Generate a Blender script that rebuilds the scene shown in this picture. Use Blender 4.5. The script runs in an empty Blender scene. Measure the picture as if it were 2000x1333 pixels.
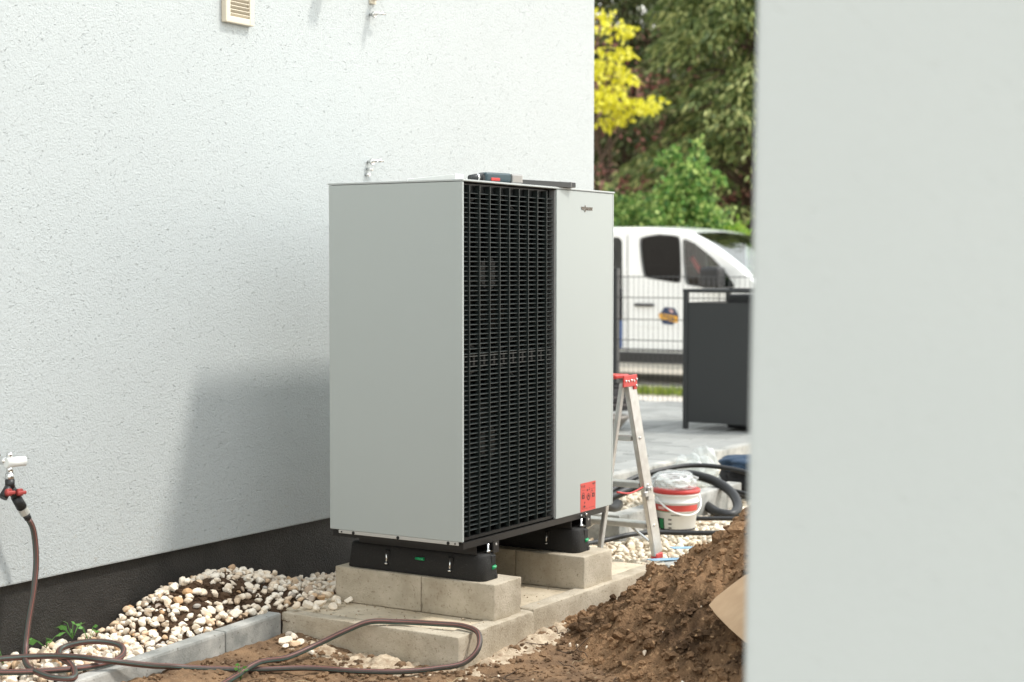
import bpy, bmesh, math, random
import numpy as np
from mathutils import Vector, Matrix

R_ = math.radians
rng = np.random.default_rng(7)
random.seed(7)
scene = bpy.context.scene
COL = scene.collection

# ------------------------------------------------------------------ camera
CAM = Vector((-4.8125, -3.1762, 1.3820))
YAW, PITCH, ROLL = 0.552618, -0.044625, 0.00083
fw = Vector((math.cos(YAW) * math.cos(PITCH), math.sin(YAW) * math.cos(PITCH), math.sin(PITCH)))
rt = fw.cross(Vector((0, 0, 1))).normalized()
up = rt.cross(fw)
rt2 = rt * math.cos(ROLL) + up * math.sin(ROLL)
up2 = up * math.cos(ROLL) - rt * math.sin(ROLL)
cam_data = bpy.data.cameras.new('camera')
cam_data.sensor_width = 36.0
cam_data.lens = 56.83
cam_data.clip_start = 0.05
cam_data.clip_end = 2000
cam_data.dof.use_dof = True
cam_data.dof.focus_distance = 5.8
cam_data.dof.aperture_fstop = 3.0
cam = bpy.data.objects.new('camera', cam_data)
M = Matrix((rt2, up2, -fw)).transposed().to_4x4()
M.translation = CAM
cam.matrix_world = M
COL.objects.link(cam)
scene.camera = cam

# ------------------------------------------------------------------ sky, sun, exposure
TO_SUN = Vector((0.48, -1.0, 1.57)).normalized()
world = bpy.data.worlds.new('World')
scene.world = world
world.use_nodes = True
wn = world.node_tree
wn.nodes.clear()
sky = wn.nodes.new('ShaderNodeTexSky')
sky.sky_type = 'NISHITA'
sky.sun_disc = False
sky.sun_elevation = math.asin(TO_SUN.z)
sky.sun_rotation = math.atan2(TO_SUN.x, TO_SUN.y)
sky.air_density = 3.0
sky.dust_density = 0.0
sky.ozone_density = 1.0
hs = wn.nodes.new('ShaderNodeHueSaturation')
hs.inputs['Saturation'].default_value = 0.22     # hazy, milky sky
bg = wn.nodes.new('ShaderNodeBackground')
bg.inputs['Strength'].default_value = 0.15
wo = wn.nodes.new('ShaderNodeOutputWorld')
wn.links.new(sky.outputs[0], hs.inputs['Color'])
wn.links.new(hs.outputs[0], bg.inputs['Color'])
wn.links.new(bg.outputs[0], wo.inputs['Surface'])

sun_d = bpy.data.lights.new('sun', 'SUN')
sun_d.energy = 1.25
sun_d.angle = R_(6.0)
sun_d.color = (1.0, 0.95, 0.87)
sun = bpy.data.objects.new('sun', sun_d)
sun.rotation_euler = (-TO_SUN).to_track_quat('-Z', 'Y').to_euler()
sun.location = (2, -5, 8)
COL.objects.link(sun)

vs = scene.view_settings
vs.view_transform = 'Standard'
vs.look = 'None'
vs.gamma = 1.0
vs.exposure = 1.24
vs.use_curve_mapping = False

# ------------------------------------------------------------------ materials
def nd(nt, t, **kw):
    n = nt.nodes.new(t)
    for k, v in kw.items():
        setattr(n, k, v)
    return n

def mat(name, color, rough=0.6, metal=0.0, spec=0.5, var=None, var_scale=4.0, var_detail=6.0,
        var_lo=0.35, var_hi=0.65, bump=0.0, bump_scale=60.0, bump_dist=0.01, coat=0.0,
        var2=None, var2_scale=60.0, var2_lo=0.55, var2_hi=0.7, island=None, emit=0.0):
    m = bpy.data.materials.new(name)
    m.use_nodes = True
    nt = m.node_tree
    b = nt.nodes['Principled BSDF']
    b.inputs['Base Color'].default_value = (*color, 1)
    b.inputs['Roughness'].default_value = rough
    b.inputs['Metallic'].default_value = metal
    b.inputs['Specular IOR Level'].default_value = spec
    b.inputs['Coat Weight'].default_value = coat
    geo = nd(nt, 'ShaderNodeNewGeometry')
    pos = geo.outputs['Position']
    cur = None
    def mixer(facsock, c1, c2):
        mx = nd(nt, 'ShaderNodeMix', data_type='RGBA')
        nt.links.new(facsock, mx.inputs['Factor'])
        if isinstance(c1, tuple): mx.inputs['A'].default_value = (*c1, 1)
        else: nt.links.new(c1, mx.inputs['A'])
        if isinstance(c2, tuple): mx.inputs['B'].default_value = (*c2, 1)
        else: nt.links.new(c2, mx.inputs['B'])
        return mx.outputs['Result']
    if island:
        r = nd(nt, 'ShaderNodeValToRGB')
        r.color_ramp.interpolation = 'LINEAR'
        els = r.color_ramp.elements
        while len(els) < len(island): els.new(0.5)
        for i, (p, c) in enumerate(island):
            els[i].position = p
            els[i].color = (*c, 1)
        oi_ = nd(nt, 'ShaderNodeObjectInfo')
        am = nd(nt, 'ShaderNodeMath', operation='ADD')
        nt.links.new(geo.outputs['Random Per Island'], am.inputs[0]); nt.links.new(oi_.outputs['Random'], am.inputs[1])
        fr_ = nd(nt, 'ShaderNodeMath', operation='FRACT')
        nt.links.new(am.outputs[0], fr_.inputs[0]); nt.links.new(fr_.outputs[0], r.inputs['Fac'])
        cur = r.outputs['Color']
    if var:
        n = nd(nt, 'ShaderNodeTexNoise')
        n.inputs['Scale'].default_value = var_scale
        n.inputs['Detail'].default_value = var_detail
        n.inputs['Roughness'].default_value = 0.62
        nt.links.new(pos, n.inputs['Vector'])
        mr = nd(nt, 'ShaderNodeMapRange')
        mr.inputs['From Min'].default_value = var_lo
        mr.inputs['From Max'].default_value = var_hi
        nt.links.new(n.outputs['Fac'], mr.inputs['Value'])
        cur = mixer(mr.outputs[0], cur if cur is not None else color, var)
    if var2:
        n = nd(nt, 'ShaderNodeTexNoise')
        n.inputs['Scale'].default_value = var2_scale
        n.inputs['Detail'].default_value = 4
        nt.links.new(pos, n.inputs['Vector'])
        mr = nd(nt, 'ShaderNodeMapRange')
        mr.inputs['From Min'].default_value = var2_lo
        mr.inputs['From Max'].default_value = var2_hi
        nt.links.new(n.outputs['Fac'], mr.inputs['Value'])
        cur = mixer(mr.outputs[0], cur if cur is not None else color, var2)
    if cur is not None:
        nt.links.new(cur, b.inputs['Base Color'])
    if bump:
        n = nd(nt, 'ShaderNodeTexNoise')
        n.inputs['Scale'].default_value = bump_scale
        n.inputs['Detail'].default_value = 5
        n.inputs['Roughness'].default_value = 0.6
        nt.links.new(pos, n.inputs['Vector'])
        bp = nd(nt, 'ShaderNodeBump')
        bp.inputs['Strength'].default_value = bump
        bp.inputs['Distance'].default_value = bump_dist
        nt.links.new(n.outputs['Fac'], bp.inputs['Height'])
        nt.links.new(bp.outputs[0], b.inputs['Normal'])
    return m

def plaster(name, color, col2, scale=1.0, dist=0.006, strength=1.0):
    """rubbed render: short grooves in changing directions plus fine grain"""
    m = bpy.data.materials.new(name)
    m.use_nodes = True
    nt = m.node_tree
    b = nt.nodes['Principled BSDF']
    b.inputs['Roughness'].default_value = 0.9
    b.inputs['Specular IOR Level'].default_value = 0.15
    geo = nd(nt, 'ShaderNodeNewGeometry')
    pos = geo.outputs['Position']
    wn_ = nd(nt, 'ShaderNodeTexNoise')
    wn_.inputs['Scale'].default_value = 9 * scale
    wn_.inputs['Detail'].default_value = 2
    nt.links.new(pos, wn_.inputs['Vector'])
    vm = nd(nt, 'ShaderNodeVectorMath', operation='MULTIPLY_ADD')
    vm.inputs[1].default_value = (0.10, 0.10, 0.10)
    nt.links.new(wn_.outputs['Color'], vm.inputs[0])
    nt.links.new(pos, vm.inputs[2])
    mp = nd(nt, 'ShaderNodeMapping')
    mp.inputs['Rotation'].default_value = (0, R_(-35), 0)
    mp.inputs['Scale'].default_value = (66 * scale, 120 * scale, 165 * scale)
    nt.links.new(vm.outputs[0], mp.inputs['Vector'])
    g = nd(nt, 'ShaderNodeTexNoise')
    g.inputs['Scale'].default_value = 1.0
    g.inputs['Detail'].default_value = 3.0
    g.inputs['Roughness'].default_value = 0.6
    nt.links.new(mp.outputs[0], g.inputs['Vector'])
    r1 = nd(nt, 'ShaderNodeMapRange', interpolation_type='SMOOTHSTEP')
    r1.inputs['From Min'].default_value = 0.22
    r1.inputs['From Max'].default_value = 0.39
    nt.links.new(g.outputs['Fac'], r1.inputs['Value'])
    f = nd(nt, 'ShaderNodeTexNoise')
    f.inputs['Scale'].default_value = 150 * scale
    f.inputs['Detail'].default_value = 4
    f.inputs['Roughness'].default_value = 0.65
    nt.links.new(pos, f.inputs['Vector'])
    ad = nd(nt, 'ShaderNodeMath', operation='MULTIPLY_ADD')
    ad.inputs[1].default_value = 1.1
    nt.links.new(f.outputs['Fac'], ad.inputs[0])
    nt.links.new(r1.outputs[0], ad.inputs[2])
    bp = nd(nt, 'ShaderNodeBump')
    bp.inputs['Strength'].default_value = strength
    bp.inputs['Distance'].default_value = dist
    nt.links.new(ad.outputs[0], bp.inputs['Height'])
    nt.links.new(bp.outputs[0], b.inputs['Normal'])
    big = nd(nt, 'ShaderNodeTexNoise')
    big.inputs['Scale'].default_value = 1.3
    big.inputs['Detail'].default_value = 4
    nt.links.new(pos, big.inputs['Vector'])
    mx = nd(nt, 'ShaderNodeMix', data_type='RGBA')
    mx.inputs['A'].default_value = (*color, 1)
    mx.inputs['B'].default_value = (*col2, 1)
    nt.links.new(big.outputs['Fac'], mx.inputs['Factor'])
    # soil splashes just above the plinth
    sep = nd(nt, 'ShaderNodeSeparateXYZ')
    nt.links.new(pos, sep.inputs[0])
    hz_ = nd(nt, 'ShaderNodeMapRange')
    hz_.inputs['From Min'].default_value = 0.62; hz_.inputs['From Max'].default_value = 0.32
    nt.links.new(sep.outputs['Z'], hz_.inputs['Value'])
    sp = nd(nt, 'ShaderNodeTexNoise')
    sp.inputs['Scale'].default_value = 55; sp.inputs['Detail'].default_value = 5
    nt.links.new(pos, sp.inputs['Vector'])
    sr = nd(nt, 'ShaderNodeMapRange')
    sr.inputs['From Min'].default_value = 0.60; sr.inputs['From Max'].default_value = 0.74
    nt.links.new(sp.outputs['Fac'], sr.inputs['Value'])
    sm_ = nd(nt, 'ShaderNodeMath', operation='MULTIPLY')
    nt.links.new(hz_.outputs[0], sm_.inputs[0]); nt.links.new(sr.outputs[0], sm_.inputs[1])
    s2_ = nd(nt, 'ShaderNodeMath', operation='MULTIPLY'); s2_.inputs[1].default_value = 0.45
    nt.links.new(sm_.outputs[0], s2_.inputs[0])
    mx2 = nd(nt, 'ShaderNodeMix', data_type='RGBA')
    mx2.inputs['B'].default_value = (0.30, 0.24, 0.17, 1)
    nt.links.new(s2_.outputs[0], mx2.inputs['Factor']); nt.links.new(mx.outputs['Result'], mx2.inputs['A'])
    nt.links.new(mx2.outputs['Result'], b.inputs['Base Color'])
    return m

def leafmat(name, c1, c2, c3, trans=0.35):
    m = bpy.data.materials.new(name)
    m.use_nodes = True
    nt = m.node_tree
    nt.nodes.clear()
    geo = nd(nt, 'ShaderNodeNewGeometry')
    r = nd(nt, 'ShaderNodeValToRGB')
    els = r.color_ramp.elements
    els.new(0.5)
    for e, p, c in zip(els, (0.0, 0.5, 1.0), (c1, c2, c3)):
        e.position = p
        e.color = (*c, 1)
    nt.links.new(geo.outputs['Random Per Island'], r.inputs['Fac'])
    d = nd(nt, 'ShaderNodeBsdfPrincipled')
    d.inputs['Roughness'].default_value = 0.5
    d.inputs['Specular IOR Level'].default_value = 0.3
    t = nd(nt, 'ShaderNodeBsdfTranslucent')
    mx = nd(nt, 'ShaderNodeMixShader')
    mx.inputs[0].default_value = trans
    o = nd(nt, 'ShaderNodeOutputMaterial')
    nt.links.new(r.outputs[0], d.inputs['Base Color'])
    nt.links.new(r.outputs[0], t.inputs['Color'])
    nt.links.new(d.outputs[0], mx.inputs[1])
    nt.links.new(t.outputs[0], mx.inputs[2])
    nt.links.new(mx.outputs[0], o.inputs['Surface'])
    return m

def glassmat(name, tint, ior=1.5, rough=0.03):
    m = bpy.data.materials.new(name)
    m.use_nodes = True
    nt = m.node_tree
    nt.nodes.clear()
    t = nd(nt, 'ShaderNodeBsdfTransparent')
    t.inputs['Color'].default_value = (*tint, 1)
    g = nd(nt, 'ShaderNodeBsdfGlossy')
    g.inputs['Roughness'].default_value = rough
    fr = nd(nt, 'ShaderNodeFresnel')
    fr.inputs['IOR'].default_value = ior
    mx = nd(nt, 'ShaderNodeMixShader')
    o = nd(nt, 'ShaderNodeOutputMaterial')
    nt.links.new(fr.outputs[0], mx.inputs[0])
    nt.links.new(t.outputs[0], mx.inputs[1])
    nt.links.new(g.outputs[0], mx.inputs[2])
    nt.links.new(mx.outputs[0], o.inputs['Surface'])
    return m

MT = {}
MT['plaster'] = plaster('white_rubbed_render', (0.500, 0.530, 0.533), (0.470, 0.500, 0.503), dist=0.0040)
MT['plaster_near'] = plaster('pale_render', (0.540, 0.570, 0.566), (0.480, 0.512, 0.508), scale=0.45, dist=0.0025, strength=0.45)
MT['plinth'] = mat('bitumen_plinth', (0.015, 0.0135, 0.012), 0.5, bump=1.0, bump_scale=170, bump_dist=0.005, var=(0.032, 0.029, 0.026), var_scale=7)
MT['panel'] = mat('pearl_grey_powder_coat', (0.40, 0.43, 0.415), 0.40, metal=0.0, spec=0.3, var=(0.395, 0.425, 0.410), var_scale=2.2, bump=0.03, bump_scale=700, bump_dist=0.001)
MT['lid'] = mat('light_grey_lid', (0.43, 0.45, 0.44), 0.45)
MT['grille'] = mat('charcoal_plastic', (0.0065, 0.0070, 0.0070), 0.45, spec=0.3, var=(0.010, 0.011, 0.011), var_scale=30)
MT['jamb'] = mat('grey_jamb', (0.17, 0.17, 0.165), 0.5)
MT['black'] = mat('black_inside', (0.006, 0.006, 0.006), 0.6)
MT['base_steel'] = mat('black_coated_steel', (0.012, 0.011, 0.010), 0.45)
MT['rubber'] = mat('black_rubber_granulate', (0.013, 0.012, 0.011), 0.75, bump=0.6, bump_scale=300, bump_dist=0.003, var2=(0.05, 0.048, 0.045), var2_scale=260, var2_lo=0.6, var2_hi=0.75)
MT['chrome'] = mat('zinc_plated_steel', (0.75, 0.75, 0.74), 0.25, metal=1.0)
MT['vial'] = mat('green_vial', (0.025, 0.33, 0.13), 0.2)
MT['flange'] = mat('pale_flange', (0.45, 0.44, 0.41), 0.5)
MT['concrete'] = mat('kerb_concrete_beige', (0.54, 0.475, 0.375), 0.9, spec=0.2, var=(0.37, 0.315, 0.235), var_scale=7, var2=(0.27, 0.22, 0.16), var2_scale=110, var2_lo=0.58, var2_hi=0.75, bump=0.7, bump_scale=140, bump_dist=0.004)
MT['slab'] = mat('slab_concrete_sandy', (0.68, 0.59, 0.455), 0.9, spec=0.2, var=(0.50, 0.415, 0.295), var_scale=4.5, var2=(0.24, 0.20, 0.14), var2_scale=40, var2_lo=0.6, var2_hi=0.74, bump=0.5, bump_scale=120, bump_dist=0.003)
MT['kerb_grey'] = mat('kerb_concrete_grey', (0.50, 0.488, 0.455), 0.85, spec=0.25, var=(0.24, 0.245, 0.23), var_scale=6, var2=(0.16, 0.15, 0.13), var2_scale=80, var2_lo=0.62, var2_hi=0.74, bump=0.5, bump_scale=150, bump_dist=0.003)
MT['yard'] = mat('pale_bounce_yard', (0.46, 0.43, 0.38), 0.95, spec=0.1, var=(0.38, 0.35, 0.30), var_scale=3, bump=0.6, bump_scale=60)  # unseen ground, made pale to bounce light onto the shaded faces
MT['soil'] = mat('soil', (0.285, 0.180, 0.104), 0.95, spec=0.1, var=(0.120, 0.076, 0.048), var_scale=7, var2=(0.30, 0.22, 0.14), var2_scale=70, var2_lo=0.60, var2_hi=0.74, bump=0.9, bump_scale=130, bump_dist=0.006)
MT['soil_pile'] = mat('dug_earth', (0.310, 0.188, 0.104), 0.97, spec=0.08, var=(0.085, 0.052, 0.031), var_scale=3.6, var_lo=0.44, var_hi=0.66, var2=(0.42, 0.27, 0.15), var2_scale=45, var2_lo=0.60, var2_hi=0.72, bump=1.0, bump_scale=110, bump_dist=0.012)
MT['soil_dark'] = mat('dark_humus', (0.075, 0.046, 0.030), 0.97, spec=0.08, var=(0.12, 0.077, 0.048), var_scale=16, bump=1.0, bump_scale=110, bump_dist=0.01)
MT['sand'] = mat('spilled_mortar_sand', (0.60, 0.50, 0.37), 0.95, spec=0.1, var=(0.30, 0.215, 0.145), var_scale=26, bump=0.7, bump_scale=200, bump_dist=0.004)
stone_ramp = [(0.0, (0.72, 0.58, 0.44)), (0.2, (0.84, 0.73, 0.59)), (0.5, (0.90, 0.82, 0.70)), (0.74, (0.82, 0.68, 0.52)), (0.90, (0.58, 0.36, 0.19)), (0.95, (0.40, 0.38, 0.35)), (1.0, (0.70, 0.54, 0.38))]
MT['stone'] = mat('river_gravel', (0.6, 0.5, 0.4), 0.75, spec=0.25, island=stone_ramp, var=(0.56, 0.44, 0.30), var_scale=45, var_lo=0.55, var_hi=0.85, bump=0.3, bump_scale=160, bump_dist=0.004)
stone_ramp2 = [(0.0, (0.62, 0.53, 0.40)), (0.3, (0.74, 0.66, 0.53)), (0.6, (0.80, 0.74, 0.62)), (0.9, (0.66, 0.56, 0.42)), (1.0, (0.50, 0.37, 0.25))]
MT['stone2'] = mat('river_gravel_pale', (0.6, 0.5, 0.4), 0.75, spec=0.25, island=stone_ramp2, bump=0.3, bump_scale=160, bump_dist=0.004)
MT['hose'] = mat('hose_black', (0.075, 0.050, 0.042), 0.5)
MT['hose_red'] = mat('hose_red_stripe', (0.25, 0.085, 0.068), 0.5)
MT['hose_green'] = mat('hose_teal_stripe', (0.055, 0.125, 0.110), 0.5)
MT['red'] = mat('red_plastic', (0.52, 0.045, 0.040), 0.4)
MT['valve_red'] = mat('dull_red_plastic', (0.33, 0.045, 0.04), 0.5)
MT['alu'] = mat('mill_aluminium', (0.64, 0.645, 0.635), 0.38, metal=0.75, var=(0.52, 0.52, 0.505), var_scale=25, bump=0.1, bump_scale=200, bump_dist=0.001)
MT['beige'] = mat('cream_plastic', (0.62, 0.56, 0.45), 0.45)
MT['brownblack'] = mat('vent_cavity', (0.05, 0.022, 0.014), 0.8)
MT['white_plastic'] = mat('white_plastic', (0.78, 0.79, 0.77), 0.4)
MT['conduit'] = mat('black_conduit', (0.010, 0.010, 0.010), 0.42)
MT['cardboard'] = mat('cardboard', (0.52, 0.36, 0.22), 0.85, var=(0.46, 0.31, 0.185), var_scale=14)
MT['pave'] = mat('terrace_paver', (0.30, 0.305, 0.29), 0.85, var=(0.27, 0.275, 0.262), var_scale=3, island=[(0, (0.16, 0.165, 0.158)), (0.5, (0.255, 0.26, 0.248)), (1, (0.36, 0.36, 0.345))])
MT['anthracite'] = mat('anthracite_powder_coat', (0.030, 0.032, 0.033), 0.42)
MT['road'] = mat('pale_paved_road', (0.52, 0.47, 0.41), 0.9, var=(0.44, 0.40, 0.345), var_scale=2)
MT['carpaint'] = mat('white_car_paint', (0.80, 0.81, 0.80), 0.25, coat=0.6)
MT['carblack'] = mat('black_car_trim', (0.016, 0.016, 0.017), 0.45)
MT['glass'] = glassmat('car_glass', (0.30, 0.34, 0.33), 1.25)
MT['clear_glass'] = glassmat('clear_glass', (0.85, 0.90, 0.90), 1.4)
MT['screen_glass'] = glassmat('windscreen_glass', (0.55, 0.66, 0.66), 4.0)
MT['navy'] = mat('navy_print', (0.012, 0.030, 0.085), 0.4)
MT['orange'] = mat('orange_print', (0.72, 0.36, 0.03), 0.4)
MT['bluecloth'] = mat('dark_blue_cloth', (0.020, 0.045, 0.085), 0.85, bump=0.5, bump_scale=300, bump_dist=0.002)
MT['blackcloth'] = mat('black_cloth', (0.014, 0.014, 0.016), 0.85)
MT['bluesheet'] = mat('pale_blue_sheet', (0.22, 0.38, 0.52), 0.5)
MT['bluecase'] = mat('blue_case', (0.02, 0.09, 0.30), 0.4)
MT['toolblue'] = mat('petrol_blue_plastic', (0.040, 0.068, 0.080), 0.4)
MT['greymetal'] = mat('worn_steel', (0.35, 0.34, 0.33), 0.4, metal=0.9)
MT['bark'] = mat('bark', (0.10, 0.065, 0.042), 0.95, bump=0.8, bump_scale=30, bump_dist=0.03, var=(0.055, 0.036, 0.025), var_scale=8)
MT['leaf_con'] = leafmat('conifer_needles', (0.055, 0.090, 0.030), (0.170, 0.225, 0.075), (0.480, 0.500, 0.200), 0.35)
MT['leaf_dark'] = leafmat('dark_needles', (0.050, 0.075, 0.028), (0.095, 0.125, 0.045), (0.180, 0.200, 0.075), 0.25)
MT['leaf_yel'] = leafmat('golden_maple_leaves', (0.60, 0.57, 0.04), (0.76, 0.72, 0.06), (0.86, 0.83, 0.18), 0.45)
MT['leaf_green'] = leafmat('fresh_green_leaves', (0.045, 0.13, 0.035), (0.17, 0.33, 0.075), (0.52, 0.62, 0.20), 0.38)
MT['leaf_hedge'] = leafmat('hedge_leaves', (0.05, 0.12, 0.035), (0.14, 0.26, 0.065), (0.42, 0.52, 0.16), 0.35)
MT['leaf_lime'] = leafmat('lime_green_leaves', (0.10, 0.22, 0.03), (0.22, 0.38, 0.05), (0.40, 0.50, 0.09), 0.35)
MT['leaf_cop'] = leafmat('copper_leaves', (0.17, 0.060, 0.052), (0.34, 0.14, 0.12), (0.56, 0.30, 0.25), 0.3)
MT['grass'] = leafmat('grass_blades', (0.09, 0.15, 0.02), (0.20, 0.27, 0.04), (0.38, 0.40, 0.08), 0.3)
MT['weed'] = leafmat('weed_leaves', (0.10, 0.26, 0.06), (0.14, 0.34, 0.08), (0.22, 0.42, 0.12), 0.35)
MT['facade'] = mat('ochre_facade', (0.55, 0.42, 0.27), 0.9)
MT['rooftile'] = mat('brown_roof_tiles', (0.20, 0.09, 0.06), 0.9)
MT['basket'] = mat('grey_brown_weave', (0.085, 0.075, 0.072), 0.85)
MT['basket2'] = mat('dark_weave', (0.030, 0.028, 0.028), 0.85)
MT['stonepot'] = mat('weathered_stone_ware', (0.30, 0.27, 0.24), 0.9, var=(0.22, 0.20, 0.175), var_scale=12)
MT['ink'] = mat('black_print', (0.02, 0.012, 0.012), 0.5)
MT['sticker'] = mat('red_sticker', (0.60, 0.075, 0.060), 0.45)
MT['film'] = None
def film():
    m = bpy.data.materials.new('clear_plastic_film')
    m.use_nodes = True
    nt = m.node_tree
    nt.nodes.clear()
    t = nd(nt, 'ShaderNodeBsdfTransparent')
    t.inputs['Color'].default_value = (0.93, 0.95, 0.95, 1)
    p = nd(nt, 'ShaderNodeBsdfPrincipled')
    p.inputs['Base Color'].default_value = (0.85, 0.88, 0.88, 1)
    p.inputs['Roughness'].default_value = 0.22
    mx = nd(nt, 'ShaderNodeMixShader')
    mx.inputs[0].default_value = 0.30
    o = nd(nt, 'ShaderNodeOutputMaterial')
    nt.links.new(t.outputs[0], mx.inputs[1])
    nt.links.new(p.outputs[0], mx.inputs[2])
    nt.links.new(mx.outputs[0], o.inputs['Surface'])
    return m
MT['film'] = film()

# ------------------------------------------------------------------ helpers
ORG = {}
def empty(name, loc, label=None, cat=None, group=None):
    o = bpy.data.objects.new(name, None)
    o.empty_display_size = 0.05
    o.location = loc
    COL.objects.link(o)
    ORG[o.name] = Vector(loc)
    tag(o, label, cat, group)
    return o

def tag(o, label=None, cat=None, group=None, kind=None):
    if label: o['label'] = label
    if cat: o['category'] = cat
    if group: o['group'] = group
    if kind: o['kind'] = kind
    return o

def link_mesh(name, me, parent=None, loc=None):
    """object whose mesh is given in local coordinates; loc in world coordinates"""
    o = bpy.data.objects.new(name, me)
    COL.objects.link(o)
    w = Vector(loc) if loc is not None else Vector((0, 0, 0))
    if parent is not None:
        o.parent = parent
        o.location = w - ORG[parent.name]
    else:
        o.location = w
    ORG[o.name] = w
    return o

class MB:
    def __init__(s):
        s.bm = bmesh.new()
        s.mi = 0
    def _new(s, vs_, mi=None):
        return
    def box(s, x0, x1, y0, y1, z0, z1, bev=0.0, seg=2, mi=0, mtx=None):
        r = bmesh.ops.create_cube(s.bm, size=1.0)
        vv = r['verts']
        for v in vv:
            v.co = Vector(((x0 + x1) / 2 + v.co.x * (x1 - x0), (y0 + y1) / 2 + v.co.y * (y1 - y0), (z0 + z1) / 2 + v.co.z * (z1 - z0)))
        fs = set(f for v in vv for f in v.link_faces)
        if bev > 0:
            es = list(set(e for f in fs for e in f.edges))
            rr = bmesh.ops.bevel(s.bm, geom=es, offset=bev, segments=seg, affect='EDGES', profile=0.6)
            fs = set(rr['faces']) | set(f for f in fs if f.is_valid)
            vv = list(set(v for f in fs for v in f.verts))
        for f in fs: f.material_index = mi
        if mtx is not None:
            bmesh.ops.transform(s.bm, matrix=mtx, verts=list(set(v for f in fs for v in f.verts)))
        return s
    def cyl(s, p0, p1, r0, r1=None, n=12, mi=0, caps=True):
        p0, p1 = Vector(p0), Vector(p1)
        r1 = r0 if r1 is None else r1
        d = (p1 - p0).normalized()
        a = d.orthogonal().normalized()
        b = d.cross(a)
        A = [s.bm.verts.new(p0 + (a * math.cos(t) + b * math.sin(t)) * r0) for t in [2 * math.pi * i / n for i in range(n)]]
        B = [s.bm.verts.new(p1 + (a * math.cos(t) + b * math.sin(t)) * r1) for t in [2 * math.pi * i / n for i in range(n)]]
        for i in range(n):
            f = s.bm.faces.new((A[i], A[(i + 1) % n], B[(i + 1) % n], B[i]))
            f.material_index = mi
            f.smooth = True
        if caps:
            s.bm.faces.new(A[::-1]).material_index = mi
            s.bm.faces.new(B).material_index = mi
        return s
    def lathe(s, c, prof, n=32, mi=0, axis='z'):
        """prof: (radius, height) list about a vertical axis at c"""
        c = Vector(c)
        rings = []
        for r, h in prof:
            rings.append([s.bm.verts.new(c + Vector((r * math.cos(2 * math.pi * i / n), r * math.sin(2 * math.pi * i / n), h))) for i in range(n)])
        for a, b in zip(rings[:-1], rings[1:]):
            for i in range(n):
                f = s.bm.faces.new((a[i], a[(i + 1) % n], b[(i + 1) % n], b[i]))
                f.smooth = True
                f.material_index = mi
        return s
    def poly(s, pts, ext=None, mi=0):
        """planar polygon, optionally extruded by vector ext"""
        A = [s.bm.verts.new(Vector(p)) for p in pts]
        f = s.bm.faces.new(A)
        f.material_index = mi
        if ext is not None:
            e = Vector(ext)
            B = [s.bm.verts.new(v.co + e) for v in A]
            s.bm.faces.new(B[::-1]).material_index = mi
            k = len(A)
            for i in range(k):
                s.bm.faces.new((A[i], B[i], B[(i + 1) % k], A[(i + 1) % k])).material_index = mi
        return s
    def ico(s, c, rad, sub=2, mi=0, scale=(1, 1, 1), rough=0.0):
        r = bmesh.ops.create_icosphere(s.bm, subdivisions=sub, radius=1.0)
        for v in r['verts']:
            k = 1 + random.uniform(-rough, rough)
            v.co = Vector((c[0] + v.co.x * rad * scale[0] * k, c[1] + v.co.y * rad * scale[1] * k, c[2] + v.co.z * rad * scale[2] * k))
            for f in v.link_faces:
                f.smooth = True
                f.material_index = mi
        return s
    def mesh(s, name, mats, origin):
        bmesh.ops.recalc_face_normals(s.bm, faces=s.bm.faces[:])
        bmesh.ops.translate(s.bm, vec=-Vector(origin), verts=s.bm.verts[:])
        me = bpy.data.meshes.new(name)
        s.bm.to_mesh(me)
        s.bm.free()
        for m in (mats if isinstance(mats, (list, tuple)) else [mats]):
            me.materials.append(m)
        return me
    def build(s, name, mats, parent=None, origin=None):
        if origin is None:
            if parent is not None and False:
                origin = ORG[parent.name]
            else:
                co = [v.co for v in s.bm.verts]
                mn = Vector((min(c.x for c in co), min(c.y for c in co), min(c.z for c in co)))
                mx = Vector((max(c.x for c in co), max(c.y for c in co), max(c.z for c in co)))
                origin = Vector(((mn.x + mx.x) / 2, (mn.y + mx.y) / 2, mn.z))
        return link_mesh(name, s.mesh(name, mats, origin), parent, origin)

def box(name, m, parent, x0, x1, y0, y1, z0, z1, bev=0.0, seg=2):
    return MB().box(x0, x1, y0, y1, z0, z1, bev, seg).build(name, m, parent)

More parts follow.
